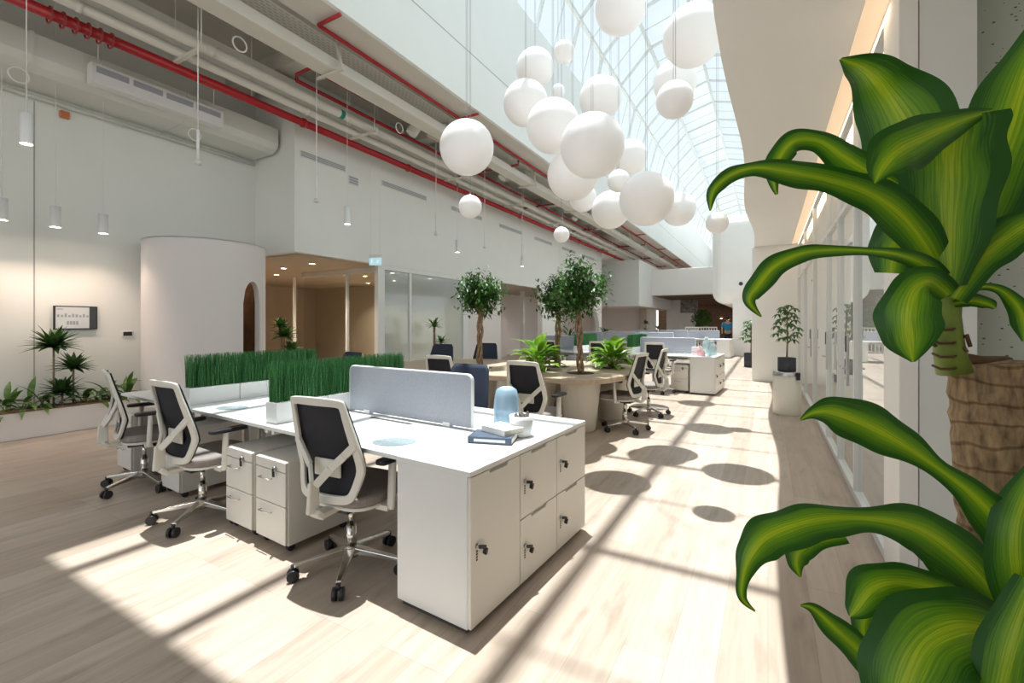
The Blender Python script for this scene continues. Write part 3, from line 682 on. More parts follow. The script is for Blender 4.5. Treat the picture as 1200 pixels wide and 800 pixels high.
def make_chair(label, group, meshmat='mesh'):
    t = E('office_chair', (0, 0, 0), 0, label, 'office chair', group)
    hub = MB().cyl((0, 0, .075), (0, 0, .135), .045, .04, n=16).build('hub', 'chrome', t)
    MB().cyl((0, 0, .13), (0, 0, .25), .028, n=14).cyl((0, 0, .25), (0, 0, .37), .017, n=12).build('gas_column', 'chrome', t)
    for i in range(5):
        a = 2*PI*i/5+.25; d = Vector((math.cos(a), math.sin(a), 0))
        leg = MB().bar(d*.03+Vector((0, 0, .112)), d*.30+Vector((0, 0, .082)), .052, .038, 0, .028, .02).build('leg', 'chrome', t, bevel=.005)
        q = Vector((-d.y, d.x, 0)); c = d*.305+Vector((0, 0, .032)); off = d*-.0
        mb = MB()
        for s in (-1, 1): mb.cyl(c+q*s*.008+off, c+q*s*.028+off, .032, n=14)
        mb.cyl(c+Vector((0, 0, .02)), c+Vector((0, 0, .055)), .012, n=8)
        mb.build('caster', 'black', leg)
    MB().box((-.09, -.12, .365), (.09, .12, .41)).bar((.08, .05, .385), (.20, .05, .38), .02, .015).bar((-.08, .05, .385), (-.2, .05, .38), .02, .015).build('tilt_mechanism', 'black', t, bevel=.008)
    # spine from mechanism up to lower back
    MB().bar((0, -.05, .40), (0, -.24, .395), .075, .03).bar((0, -.225, .385), (0, -.275, .43), .08, .032).bar((0, -.272, .42), (0, -.268, .585), .075, .026, 0, .06, .024).build('back_spine', 'poly', t, bevel=.008)
    MB().prism(rrect(.46, .46, .12, cx=0, cy=.07), .405, .425).build('seat_pan', 'poly', t, bevel=.006)
    MB().prism(rrect(.48, .48, .13, cx=0, cy=.07), .425, .485).build('seat', 'taupe', t, bevel=.022, seg=3)
    # back frame
    BO = smooth_closed(backout()); loop = [bk(x, h) for x, h in BO]
    fr = MB(); n = len(loop); cen = Vector((0, loop[0].y, BZ0+.3)); vs = []
    for (x, h) in BO:
        # inner edge towards the centre of the back
        c = Vector((0, .29)); v = Vector((c.x-x, c.y-h)); L = v.length; wv = .046
        ix, ih = x+v.x/L*wv, h+v.y/L*wv
        o_, i_ = bk(x, h), bk(ix, ih)
        vs += [o_+Vector((0, -.012, 0)), o_+Vector((0, .008, 0)), i_+Vector((0, .006, 0)), i_+Vector((0, -.014, 0))]
    fs = []
    for i in range(n):
        j = (i+1) % n
        for k in range(4): fs.append((i*4+k, i*4+(k+1) % 4, j*4+(k+1) % 4, j*4+k))
    fr.add(vs, fs, 0, True)
    # Y struts from the side rails down to the spine
    for s in (-1, 1):
        pts = [bk(s*.212, .335)+Vector((0, -.006, 0)), bk(s*.15, .275)+Vector((0, -.025, 0)), bk(s*.075, .205)+Vector((0, -.055, 0)), Vector((s*.012, -.268, .565))]
        for a_, b_ in zip(pts, pts[1:]): fr.bar(a_, b_, .020, .042)
    fr.build('backrest_frame', 'poly', t, bevel=.004)
    # mesh panel, on the sitter's side
    mb = MB(); R, Cn = 14, 10; vs = []
    for i in range(R+1):
        h = (.02+.545*i/R) if meshmat != 'navy' else (.0+.592*i/R)
        hw = .0
        o = backout(); # half width by interpolation on the left profile
        L = [(h_, -x_) for x_, h_ in o[:10]]
        for (ha, wa), (hb, wb) in zip(L, L[1:]):
            if ha <= h <= hb or (h > .575 and hb == .575) or (h < .02 and ha == .02): hw = wa+(wb-wa)*(h-ha)/(hb-ha)
        hw += .016 if meshmat == 'navy' else -.004
        for j in range(Cn+1):
            x = -hw+2*hw*j/Cn; vs.append(bk(x, h)+Vector((0, .014, 0)))
    mb.add(vs, [(i*(Cn+1)+j, i*(Cn+1)+j+1, (i+1)*(Cn+1)+j+1, (i+1)*(Cn+1)+j) for i in range(R) for j in range(Cn)], 0, True)
    o = mb.build('backrest_mesh', meshmat, t); sd = o.modifiers.new('thick', 'SOLIDIFY'); sd.thickness = .006; sd.offset = 1
    MB().box((-.095, bk(0, .2).y-.01, BZ0+.14), (.095, bk(0, .2).y+.004, BZ0+.235)).build('lumbar_pad', 'poly', t, bevel=.012)
    for s in (-1, 1):
        arm = MB().bar((s*.20, .0, .40), (s*.285, .0, .40), .05, .03).tube([(s*.285, 0, .395), (s*.292, .0, .45), (s*.292, .01, .655)], .026, 8, sx=.7).build('armrest', 'poly', t, bevel=.003)
        MB().prism(rrect(.075, .25, .03, cx=s*.285, cy=.03), .655, .682).build('arm_pad', 'black', arm, bevel=.008)
    for o in bpy.data.objects:
        if o.parent: KIDS.setdefault(o.parent.name, [])
    return t
chair0 = None
def kids_of(o): return [x for x in bpy.data.objects if x.parent == o]
def ctree(o, parent=None):
    c = o.copy(); COL.objects.link(c); c.parent = parent
    for ch in CH.get(o.name, []): ctree(ch, c)
    return c
CH = {}
def index(root):
    def rec(o):
        CH[o.name] = kids_of(o)
        for k in CH[o.name]: rec(k)
    rec(root)
def chair(loc, face, label, group=None, navy=False, spin=0.):
    "face = world direction angle the sitter looks at (radians, 0 = +x)"
    global chair0, chair1
    if navy:
        if chair1 is None: chair1 = make_chair(label, group, 'navy'); index(chair1); c = chair1
        else: c = ctree(chair1)
    else:
        if chair0 is None: chair0 = make_chair(label, group); index(chair0); c = chair0
        else: c = ctree(chair0)
    c.location = (loc[0], loc[1], 0); c.rotation_euler.z = face-PI/2
    c['label'] = label
    if group: c['group'] = group
    elif 'group' in c: del c['group']
    return c
chair1 = None
UA = PI/2+RB     # world angle of the bench 'u' direction

# ================================================================= PEDESTAL
def make_ped(label):
    t = E('drawer_pedestal', (0, 0, 0), 0, label, 'drawer unit')
    MB().box((-.17, .012, .045), (.17, .48, .565)).build('body', 'cream', t, bevel=.006)
    for i, (z0, z1) in enumerate(((.50, .56), (.29, .495), (.055, .285))):
        d = MB().box((-.167, -.006, z0), (.167, .012, z1)).build('drawer', 'cream', t, bevel=.003)
        if i: MB().tube([(-.10, -.006, z1-.055), (-.10, -.028, z1-.055), (.02, -.028, z1-.055), (.02, -.006, z1-.055)], .004, 6).build('handle', 'chrome', d)
        else:
            MB().cyl((.06, -.007, .515), (.06, -.022, .515), .012, n=12).build('lock', 'steel', d)
            MB().bar((.06, -.02, .515), (.08, -.035, .513), .010, .014).bar((.065, -.024, .50), (.068, -.024, .465), .008, .016).build('key', 'black', d)
    mb = MB()
    for x in (-.13, .13):
        for y in (.05, .43): mb.cyl((x-.015, y, .024), (x+.015, y, .024), .024, n=12)
    mb.build('caster', 'black', t)
    return t
ped0 = None
def ped(lx, ly, lab, o=(0, 0)):
    global ped0
    if ped0 is None: ped0 = make_ped(lab); index(ped0); c = ped0
    else: c = ctree(ped0)
    c.location = BP(o[0]+lx, o[1]+ly); c.rotation_euler.z = RB; c['label'] = lab; return c

# ================================================================= LOCKER CABINET
def cabinet(ox, oy, lab, keys=True):
    t = E('locker_cabinet', BP(ox, oy), RB, lab, 'cabinet')
    D, Wd = .47, 1.27
    MB().box((-D, 0, .03), (-.02, Wd, .725)).build('carcass', 'white', t, bevel=.003)
    MB().box((-D+.02, .02, 0), (-.04, Wd-.02, .03)).build('plinth', 'dark', t)
    MB().box((-D-.0, -.004, .725), (.0, Wd+.004, .75)).build('top_panel', 'white', t, bevel=.003)
    cw_ = Wd/3
    doors = [(0, .035, .72)]+[(c, z0, z1) for c in (1, 2) for z0, z1 in ((.035, .372), (.378, .72))]
    for c, z0, z1 in doors:
        y0, y1 = c*cw_+.003, (c+1)*cw_-.003
        # door panel with a finger cut-out at the top edge
        a, b = y0+.11+(.03 if c == 0 else 0), y0+.29+(.02 if c == 0 else 0)
        poly = [(y0, z0), (y1, z0), (y1, z1), (b, z1), (b-.012, z1-.018), (a+.012, z1-.018), (a, z1), (y0, z1)]
        d = MB().prismax(poly, -.02, -.002, 'x').build('door', 'cream', t, bevel=.0015)
        MB().box((-.0195, a, z1-.03), (-.016, b, z1+.004)).build('finger_recess', 'slab', d)
        ly, lz = y0+.045, (z0+z1)/2+.02
        k = MB().cyl((-.002, ly, lz), (.012, ly, lz), .011, n=12).build('lock', 'steel', d)
        if keys:
            MB().bar((.012, ly, lz), (.026, ly+.032, lz-.008), .010, .014).bar((.024, ly+.034, lz-.016), (.016, ly+.038, lz-.045), .012, .02).build('key', 'black', d)
            mb = MB()
            for q in range(4): mb.box((-.003, ly-.006, lz-.02-.013*q-.008), (-.001, ly+.006, lz-.02-.013*q))
            mb.build('coin_slot', 'dark', d)
    return t

# ================================================================= BENCH DESK
def make_desk(lab, grp=None):
    t = E('bench_desk', (0, 0, 0), 0, lab, 'desk', grp)
    MB().box((-1.25, 0, .725), (-.001, .632, .75)).build('desktop', 'white', t, bevel=.003)
    MB().box((-1.2, .5, .64), (-.05, .56, .72)).box((-1.15, .28, .69), (-.1, .32, .725)).build('support_beam', 'steel', t)
    for x in (-1.22, -.05):
        MB().box((x, .53, 0), (x+.03, .6, .70)).box((x, .04, .685), (x+.03, .6, .725)).build('leg', 'white', t, bevel=.003)
    MB().box((-.85, .53, .7502), (-.45, .56, .7525)).build('cable_slot', 'dark', t)
    return t
desk0 = None
def desk(lx, ly, lab, flip=False, o=(0, 0), grp=None):
    global desk0
    if desk0 is None: desk0 = make_desk(lab, grp); index(desk0); c = desk0
    else: c = ctree(desk0)
    if flip: c.location = BP(o[0]+lx-1.25, o[1]+ly); c.rotation_euler.z = RB+PI
    else: c.location = BP(o[0]+lx, o[1]+ly); c.rotation_euler.z = RB
    c['label'] = lab
    if grp: c['group'] = grp
    return c
def screen(lx0, lx1, ly, lab, o=(0, 0), grp=None):
    w = lx0-lx1
    t = E('desk_screen', BP(o[0]+lx0, o[1]+ly, .75), RB, lab, 'desk screen', grp)
    pts = [(0, .0), (0, .29)]+[(-.04+.04*math.cos(a), .29+.04*math.sin(a)) for a in [PI/2*i/6 for i in range(1, 7)]]
    pts = [(x, z) for x, z in pts]+[(-w+.04+.04*math.cos(a), .29+.04*math.sin(a)) for a in [PI/2+PI/2*i/6 for i in range(0, 7)]]+[(-w, 0)]
    MB().prismax([(x, z+.012) for x, z in pts], -.014, .014, 'y').build('panel', 'felt', t, bevel=.006)
    ep = [(x, 0, z+.012) for x, z in pts]
    MB().tube(ep, .0085, 6, sx=1.9).build('edge_trim', 'edge', t)
    for x in (-.2, -w+.2): MB().box((x-.03, -.02, 0), (x+.03, .02, .03)).build('clamp', 'white', t)
    return t

# grass planter ------------------------------------------------------
def make_grass(lab, length=1.17, nb=2600):
    t = E('grass_planter', (0, 0, 0), 0, lab, 'planter')
    nbx = 3
    for i in range(nbx):
        a, b = length*i/nbx+.003, length*(i+1)/nbx-.003
        MB().box((-.065, a, 0), (.065, b, .138)).build('trough', 'white', t, bevel=.004)
    mb = MB(); rnd = random.Random(3)
    for i in range(nb):
        x = rnd.uniform(-.055, .055); y = rnd.uniform(.015, length-.015); h = rnd.uniform(.24, .285)*(1 if rnd.random() < .8 else .8)
        a = rnd.uniform(0, PI); w = .0022; lx, ly = rnd.gauss(0, .010), rnd.gauss(0, .014)
        dx, dy = math.cos(a)*w, math.sin(a)*w
        p0, p1, p2 = (x, y, .13), (x+lx*.4, y+ly*.4, .13+h*.55), (x+lx, y+ly, .13+h)
        mb.add([(p0[0]-dx, p0[1]-dy, p0[2]), (p0[0]+dx, p0[1]+dy, p0[2]), (p1[0]+dx*.9, p1[1]+dy*.9, p1[2]), (p1[0]-dx*.9, p1[1]-dy*.9, p1[2]), (p2[0]+dx*.5, p2[1]+dy*.5, p2[2]), (p2[0]-dx*.5, p2[1]-dy*.5, p2[2])], [(0, 1, 2, 3), (3, 2, 4, 5)])
    g = mb.build('grass', 'grass', t, fixn=False); g['kind'] = 'stuff'
    return t
grass0 = None
def grassp(lx, ly, lab, o=(0, 0)):
    global grass0
    if grass0 is None: grass0 = make_grass(lab); index(grass0); c = grass0
    else: c = ctree(grass0)
    c.location = BP(o[0]+lx, o[1]+ly, .751); c.rotation_euler.z = RB; c['label'] = lab; return c

# ---------------------------------------------------------------- BENCH A (near)
LX = -.472
cabinet(0, 0, 'white five-door locker cabinet with keys at the near right end of the front bench')
dl = ['right of the front grass planter', 'between the two grass planters', 'far left beyond the rear grass planter']
for i in range(3):
    desk(LX-1.25*i, 0, 'white bench desk, near side of front bench, '+dl[i])
    desk(LX-1.25*i, 1.27, 'white bench desk, far side of front bench, '+['behind the grey screen', 'behind the grass planters', 'at its left end'][i], True)
screen(LX-.01, LX-1.18, .635, 'grey felt desk screen with rounded corners on the front bench beside the books')
grassp(LX-1.25, .05, 'white trough planter of green grass standing across the front bench beside the grey screen')
grassp(LX-2.5, .05, 'white trough planter of green grass further left across the front bench')
ped(-1.57, -.03, 'white drawer pedestal on castors under the front bench, right one of the near pair')
ped(-1.96, -.03, 'white drawer pedestal on castors under the front bench, left one of the near pair')
ped(-3.12, .0, 'white drawer pedestal under the front bench behind the middle chair')
ped(-4.12, .0, 'white drawer pedestal under the front bench behind the leftmost chair')
def cpos(lx, ly): q = BP(lx, ly); return (q.x, q.y)
q = cw(-.93, 2.62); chair((q.x, q.y), PI/2+TH-math.radians(25), 'white framed mesh office chair nearest the camera, at the front bench')
q = cw(-2.257, 3.30); chair((q.x, q.y), PI/2+TH-math.radians(30), 'white framed mesh office chair in the middle of the front row of three')
q = cw(-3.21, 3.95); chair((q.x, q.y), PI/2+TH-math.radians(45), 'white framed mesh office chair at the left end of the front row of three')
q = cw(-.50, 3.98); chair((q.x, q.y), UA+PI+.05, 'dark blue backed chair behind the grey screen, far side of the front bench', navy=True)
for i, lx in ((1, -3.7),):
    q = BP(lx, 2.0); chair((q.x, q.y), UA+PI-.1, ['dark blue backed office chair hidden behind the front grass planter', 'dark blue backed office chair hidden behind the left grass planter'][i], navy=True)

# things on bench A
bk0 = W(553, 519.3, 2.51); bk1 = W(603.6, 522.7, 2.454)
def book(c, w, d, h, z, ang, cover, lab):
    t = E('book', (c[0], c[1], z), ang, lab, 'book')
    MB().box((-w/2+.004, -d/2+.004, .004), (w/2-.003, d/2-.004, h-.004)).build('page_block', 'paper', t)
    MB().box((-w/2, -d/2, 0), (w/2, d/2, .003)).box((-w/2, -d/2, h-.003), (w/2, d/2, h)).box((-w/2, -d/2, 0), (-w/2+.004, d/2, h)).build('cover', cover, t)
    return t
c = cw(-.105, 2.575); ab = TH+math.radians(-13)
b1 = book((c.x, c.y), .25, .17, .036, .752, ab, 'bookb', 'slate blue hardback book at the bottom of the pair on the bench')
# spine toward camera
MB().box((-.125, -.088, 0), (.125, -.084, .036)).build('spine', 'bookb', b1)
MB().box((-.09, -.0886, .010), (.09, -.088, .026)).build('spine_lettering', 'edge', b1)
c = cw(-.055, 2.615); book((c.x, c.y), .15, .20, .033, .789, TH+math.radians(43), 'bookw', 'white covered book lying on top of the slate blue book')
c = W(593.5, 500, 2.93); 
t = E('glass_carafe', (c.x, c.y, .752), 0, 'frosted pale blue glass carafe with domed top beside the succulent pot', 'carafe')
MB().lathe([(.001, 0), (.080, 0), (.085, .01), (.085, .08), (.081, .16), (.076, .20), (.066, .235), (.045, .25), (.001, .252)], n=32, cap=False).build('body', 'vase', t)
MB().lathe([(.056, .236), (.037, .252), (.001, .257)], n=32, cap=False).build('cap', 'white', t)
c = cw(.055, 2.68)
t = E('succulent_pot', (c.x, c.y, .752), 0, 'small white round pot with dark succulents on the front bench', 'plant pot')
MB().lathe([(.001, 0), (.052, 0), (.058, .006), (.066, .05), (.073, .12), (.068, .122), (.064, .10), (.001, .10)], n=32, cap=False).build('pot', 'white', t)
MB().lathe([(.001, .098), (.064, .098)], n=24, cap=False).build('soil', 'soil', t)
mb = MB(); rnd = random.Random(5)
for i in range(26):
    a, r = rnd.uniform(0, 2*PI), rnd.uniform(0, .055); x, y = r*math.cos(a), r*math.sin(a)
    mb.cyl((x, y, .098), (x+rnd.uniform(-.012, .012), y+rnd.uniform(-.012, .012), .118+rnd.uniform(0, .022)), .010, .006, n=6)
mb.build('succulent', 'succ', t)
for (px, py, lab) in ((462, 518, 'round clear pad lying on the near desk in front of the grey screen'), (272, 478, 'round clear pad lying on the middle desk beside the front grass planter')):
    g = G(px, py, .75)
    o = MB().prism([(.12*math.cos(2*PI*i/32), .085*math.sin(2*PI*i/32)) for i in range(32)], 0, .004).build('desk_pad', 'film', loc=(g.x, g.y, .7515), rz=TH, bevel=.001)
    tag(o, lab, 'desk pad')

# ---------------------------------------------------------------- BENCH C (second) and further
O2 = (-.18, 7.9)
cabinet(O2[0], O2[1], 'white locker cabinet at the right end of the second bench, with bottles on top')
for i in range(3):
    desk(LX-1.25*i, 0, 'white bench desk on the near side of the second bench, '+['right beside its cabinet', 'second from its cabinet', 'third from its cabinet', 'at its left end'][i], o=O2)
    desk(LX-1.25*i, 1.27, 'white bench desk on the far side of the second bench, '+['nearest its cabinet', 'second from its cabinet', 'third from its cabinet', 'at its left end'][i], True, o=O2)
screen(LX-.01, LX-1.18, .635, 'grey felt desk screen on the second bench beside the bottles', O2)
screen(LX-2.52, LX-3.70, .635, 'grey felt desk screen on the second bench seen between the ficus trunks', O2)
grassp(LX-1.25, .05, 'grass trough planter on the second bench, behind the yellow-green table plant', O2)
grassp(LX-2.5, .05, 'grass trough planter on the second bench, left of the rightmost ficus trunk', O2)
ped(-.68, .05, 'white drawer pedestal under the second bench beside its locker cabinet', O2)
names = ['white framed mesh chair at the second bench, directly behind the two side-on chairs', 'white framed mesh chair at the second bench behind the right leafy table plant', 'white framed mesh chair at the second bench seen beside the middle ficus trunk', 'white framed mesh chair at the left end of the second bench']
for i in range(3):
    q = BP(O2[0]-1.05-1.2*i, O2[1]-.15); chair((q.x, q.y), UA-.05, names[i])
def bottle(px, py, Y, r, h, m, cap, lab):
    p = cw((px-600)/F*Y, Y)
    t = E('bottle', (p.x, p.y, .752), 0, lab, 'bottle')
    MB().lathe([(.001, 0), (r*.9, 0), (r, .01), (r, h*.55), (r*.85, h*.72), (r*.35, h*.86), (r*.35, h*.97)], n=20, cap=False).build('body', m, t)
    MB().cyl((0, 0, h*.93), (0, 0, h), r*.42, n=14).build('cap', cap, t)
bottle(834, 0, 9.35, .10, .30, 'bottle', 'cord', 'large aqua water bottle on the second bench cabinet, its nearer one')
bottle(828, 0, 9.75, .09, .36, 'bottle', 'cord', 'tall aqua water bottle behind the large one on the second bench cabinet')
bottle(820, 0, 9.2, .055, .2, 'pink', 'white', 'pink plastic bottle on the second bench cabinet, standing tallest of the pink ones')
bottle(824, 0, 9.0, .04, .13, 'pink', 'white', 'short pink plastic bottle on the second bench cabinet in front')
t = E('paper_box', BP(O2[0]-.42, O2[1]+.45, .752), RB, 'small white box with pink stripes beside the pink bottles', 'box')
MB().box((-.09, -.1, 0), (.09, .1, .17)).build('body', 'white', t, bevel=.004); MB().box((-.092, -.102, .05), (.092, .102, .08)).build('stripe', 'pink', t)
for (ox, oy, nm) in ((-1.9, 13.3, 'third'), (-1.2, 18.2, 'fourth')):
    O3 = (ox, oy)
    cabinet(ox, oy, 'white locker cabinet at the right end of the %s bench down the hall' % nm, keys=False)
    for i in range(3):
        desk(LX-1.25*i, 0, 'white bench desk on the near side of the %s bench, %s' % (nm, ['by its cabinet', 'in its middle', 'at its left end'][i]), o=O3)
        desk(LX-1.25*i, 1.27, 'white bench desk on the far side of the %s bench, %s' % (nm, ['by its cabinet', 'in its middle', 'at its left end'][i]), True, o=O3)
        screen(LX-.01-1.25*i, LX-1.2-1.25*i, .635, 'grey desk screen on the %s bench down the hall, %s' % (nm, ['nearest its cabinet', 'the middle one', 'at its left end'][i]), O3)

# ================================================================= COMMUNAL TABLE
ctl = [(3.32, -.95), (3.72, -.70), (4.55, -.62), (5.25, -.80), (5.65, -1.35), (5.7, -2.1), (5.35, -3.0), (5.1, -3.9), (4.6, -4.45), (3.9, -4.5), (3.25, -4.1), (3.0, -3.3), (3.02, -2.4), (3.25, -1.5)]
def closed_spline(P, n=6):
    out = []; N = len(P)
    for i in range(N):
        p0, p1, p2, p3 = (Vector(P[(i+k) % N]) for k in (-1, 0, 1, 2))
        for j in range(n):
            t = j/n; out.append(.5*((2*p1)+(-p0+p2)*t+(2*p0-5*p1+4*p2-p3)*t*t+(-p0+3*p1-3*p2+p3)*t**3))
    return out
tb = E('communal_table', BP(0, 0), RB, 'large curved pale oak table with ficus trees growing through it', 'table')
poly = [(p.y, p.x) for p in closed_spline(ctl)]
MB().prism(poly, .685, .75).build('tabletop', 'tablewood', tb, bevel=.006)
holes = {'A': (562, 431), 'B': (653, 429.5), 'C': (680, 437), 'L1': (630, 433), 'L2': (717, 431)}
HP = {k: G(a, b, .75) for k, (a, b) in holes.items()}
for k, p in HP.items():
    MB().lathe([(.001, .7505), (.17, .7505), (.175, .752), (.185, .751)], (p.x, p.y, 0), 28, cap=False).build('soil_opening', 'soil')
    o = bpy.data.objects[-1] if False else None
# make the soil discs parts of the table
for o in [x for x in bpy.data.objects if x.name.startswith('soil_opening')]:
    o.parent = tb; o.matrix_parent_inverse = Matrix.LocRotScale(tb.location, tb.rotation_euler, None).inverted()
plab = {'A': 'left ficus', 'B': 'middle ficus', 'C': 'right ficus, the frontmost pot', 'L1': 'left bright leafy plant', 'L2': 'right bright leafy plant'}
for k, p in HP.items():
    t = E('floor_planter', (p.x, p.y, 0), 0, 'ivory tapered planter standing under the oak table below the '+plab[k], 'planter')
    MB().lathe([(.001, 0), (.19, 0), (.2, .01), (.275, .66), (.275, .683), (.25, .683), (.24, .6), (.001, .6)], n=36, cap=False).build('pot', 'planter', t)
# chairs of the table
q = cw(.24, 4.85); chair((q.x, q.y), PI/2+TH-math.radians(33), 'white framed mesh chair at the near side of the oak table, behind the blue carafe')
q = cw(1.50, 6.02); chair((q.x, q.y), PI/2+TH+math.radians(52), 'white framed chair seen side-on at the right end of the oak table, the nearer one')
q = cw(2.12, 7.02); chair((q.x, q.y), PI/2+TH+math.radians(58), 'white framed chair seen side-on at the oak table\'s right end, the farther one')
q = cw(-.78, 5.7); chair((q.x, q.y), PI/2+TH-math.radians(28), 'white framed mesh chair, near left of the oak table, beside the blue backed one')
q = cw(-1.32, 7.9); chair((q.x, q.y), UA+PI+.2, 'dark blue backed chair at the far left of the oak table, before the glass partition', navy=True)
q = cw(-.55, 8.3); chair((q.x, q.y), UA+PI+.25, 'dark blue backed chair beyond the oak table, right of the left ficus trunk', navy=True)

# ================================================================= BIN, PERSON, RAILING, SMALL FAR THINGS
bp_ = cw((922-600)/F*7.05, 7.05)
t = E('waste_bin', (bp_.x, bp_.y, 0), 0, 'tall cream cylindrical waste bin with steel band by the glass wall', 'bin')
MB().lathe([(.001, 0), (.185, 0), (.19, .01), (.19, .60), (.001, .60)], n=40, cap=False).build('body', 'planter', t)
MB().lathe([(.192, .60), (.192, .655), (.18, .665), (.001, .665)], n=40, cap=False).build('lid', 'steel', t)
MB().box((.12, -.17, .55), (.17, -.14, .66)).build('pedal_tab', 'black', t)
BINP = bp_
t = E('smoke_detector', (-.35, 21.49, 2.9), 0, 'tiny dark detector on the white end bulkhead', 'detector')
p = W(868, 332, depth(-.9, 21.4)); t.location = (p.x, 21.5, p.z); MB().cyl((0, -.03, 0), (0, .0, 0), .08, n=14).build('housing', 'dark', t)
# railing
t = E('white_railing', (0, 0, 0), 0, 'white slatted railing in front of the dark cafe at the hall end', 'railing')
xa, xb = W(803, 384, 24.2), W(840, 384, 24.2); mb = MB(); d = (xb-xa)
for i in range(13):
    p = xa+d*i/12; mb.box((p.x-.02, p.y-.02, 0), (p.x+.02, p.y+.02, 1.15))
mb.build('baluster', 'white', t)
MB().bar((xa.x, xa.y, 1.17), (xb.x, xb.y, 1.17), .06, .06).bar((xa.x, xa.y, .08), (xb.x, xb.y, .08), .05, .05).build('handrail', 'white', t)
for i, (px, py) in enumerate(((845, 373), (853, 374.5))):
    p = W(px, py, 27); t = E('pendant_lamp', p, 0, ['small warm dome lamp hanging in the dark cafe, left of the pair', 'small warm dome lamp hanging in the dark cafe, right of the pair'][i], 'lamp')
    MB().lathe([(.05, .14), (.16, .03), (.17, 0)], n=16, cap=False).build('shade', 'orange', t)
    MB().sphere((0, 0, .03), .06, 10, 8).build('bulb', 'lamp', t); MB().cyl((0, 0, .14), (0, 0, 3.0-p.z), .008, n=6).build('cord', 'dark', t)
# person
def skin(name, pts, edges, m, parent, root=0):
    me = bpy.data.meshes.new(name); me.from_pydata([p[:3] for p in pts], edges, []); o = bpy.data.objects.new(name, me); COL.objects.link(o)
    o.parent = parent; me.materials.append(M[m]); s = o.modifiers.new('skin', 'SKIN'); s.use_smooth_shade = True
    for i, p in enumerate(pts):
        r = p[3] if isinstance(p[3], tuple) else (p[3], p[3]); me.skin_vertices[0].data[i].radius = r; me.skin_vertices[0].data[i].use_root = (i == root)
    ss = o.modifiers.new('sub', 'SUBSURF'); ss.levels = 1; ss.render_levels = 2
    return o
pp = W(852.5, 411, 23.2)
P = E('person', (pp.x, pp.y, 0), TH-.3, 'person in a bright blue shirt and dark trousers standing at the hall end', 'person')
pts = [(0, 0, .95, (.15, .10)), (0, 0, 1.15, (.13, .09)), (0, 0, 1.35, (.17, .10)), (0, 0, 1.47, .06), (0, 0, 1.54, .055), (0, .01, 1.64, (.075, .09)), (0, .0, 1.72, .06),
       (.19, 0, 1.40, .05), (.24, .02, 1.15, .042), (.22, .12, .95, .033), (.21, .15, .87, .03), (-.19, 0, 1.40, .05), (-.25, .0, 1.15, .042), (-.24, .05, .93, .033), (-.24, .07, .85, .03),
       (.09, 0, .88, .085), (.10, .0, .5, .06), (.10, -.02, .1, .045), (.11, .12, .04, .04), (-.09, 0, .88, .085), (-.11, .05, .5, .06), (-.12, .08, .1, .045), (-.13, .2, .04, .04)]
eds = [(0, 1), (1, 2), (2, 3), (3, 4), (4, 5), (5, 6), (2, 7), (7, 8), (8, 9), (9, 10), (2, 11), (11, 12), (12, 13), (13, 14), (0, 15), (15, 16), (16, 17), (17, 18), (0, 19), (19, 20), (20, 21), (21, 22)]
skin('body', pts, eds, 'skin', P)
skin('shirt', [(0, 0, .93, (.175, .12)), (0, 0, 1.15, (.165, .115)), (0, 0, 1.35, (.20, .12)), (0, 0, 1.46, .085), (.2, 0, 1.39, .07), (.24, .02, 1.16, .058), (-.2, 0, 1.39, .07), (-.25, 0, 1.16, .058)], [(0, 1), (1, 2), (2, 3), (2, 4), (4, 5), (2, 6), (6, 7)], 'blue', P)
skin('trousers', [(0, 0, .93, (.16, .11)), (.09, 0, .84, .10), (.10, 0, .5, .075), (.10, -.02, .1, .06), (-.09, 0, .84, .10), (-.11, .05, .5, .075), (-.12, .08, .1, .06)], [(0, 1), (1, 2), (2, 3), (0, 4), (4, 5), (5, 6)], 'trouser', P)
MB().sphere((0, -.012, 1.665), .098, 16, 12, sz=1.12).build('hair', 'hair', P)
# hanging exit sign
p = W(440, 306, 9.4)
t = E('exit_sign', p, 0, 'small hanging pale blue exit sign with running figure and arrow', 'sign')
t.rotation_euler.z = TH*.6
ms = mat('sign_light', (.5, .75, .80), .3, emit=.35, ecol=(.5, .8, .9)); msd = mat('sign_symbol', (.93, .96, .96), .4, emit=.3)
MB().box((-.14, -.02, .075), (.14, .02, .14)).build('housing', 'edge', t, bevel=.004)
MB().box((-.14, -.008, -.085), (.14, .008, .075)).build('sign_face', ms, t, bevel=.002)
mb = MB().sphere((-.075, -.012, .045), .013, 8, 6)
mb.bar((-.075, -.012, .03), (-.085, -.012, -.015), .02, .006).bar((-.085, -.012, -.015), (-.055, -.012, -.055), .013, .006).bar((-.085, -.012, -.015), (-.115, -.012, -.05), .013, .006).bar((-.078, -.012, .02), (-.045, -.012, .0), .010, .006).bar((-.078, -.012, .02), (-.11, -.012, .01), .010, .006)
mb.bar((.03, -.012, -.005), (.11, -.012, -.005), .018, .006).bar((.03, -.012, -.005), (.06, -.012, .03), .016, .006).bar((.03, -.012, -.005), (.06, -.012, -.04), .016, .006)
mb.build('pictogram', msd, t)
mb = MB()
for x in (-.1, .1): mb.cyl((x, 0, .14), (x, 0, ZS-p.z), .004, n=6)
mb.build('hanging_wire', 'cord', t)
l = bpy.data.lights.new('booth_fill_light', 'POINT'); l.energy = 6; l.color = (1, .75, .5); l.shadow_soft_size = .1  # added point lamp without a fixture, lifts the dark booth lining
o = bpy.data.objects.new('booth_fill_light', l); COL.objects.link(o); o.location = (cx, cy, 2.4)
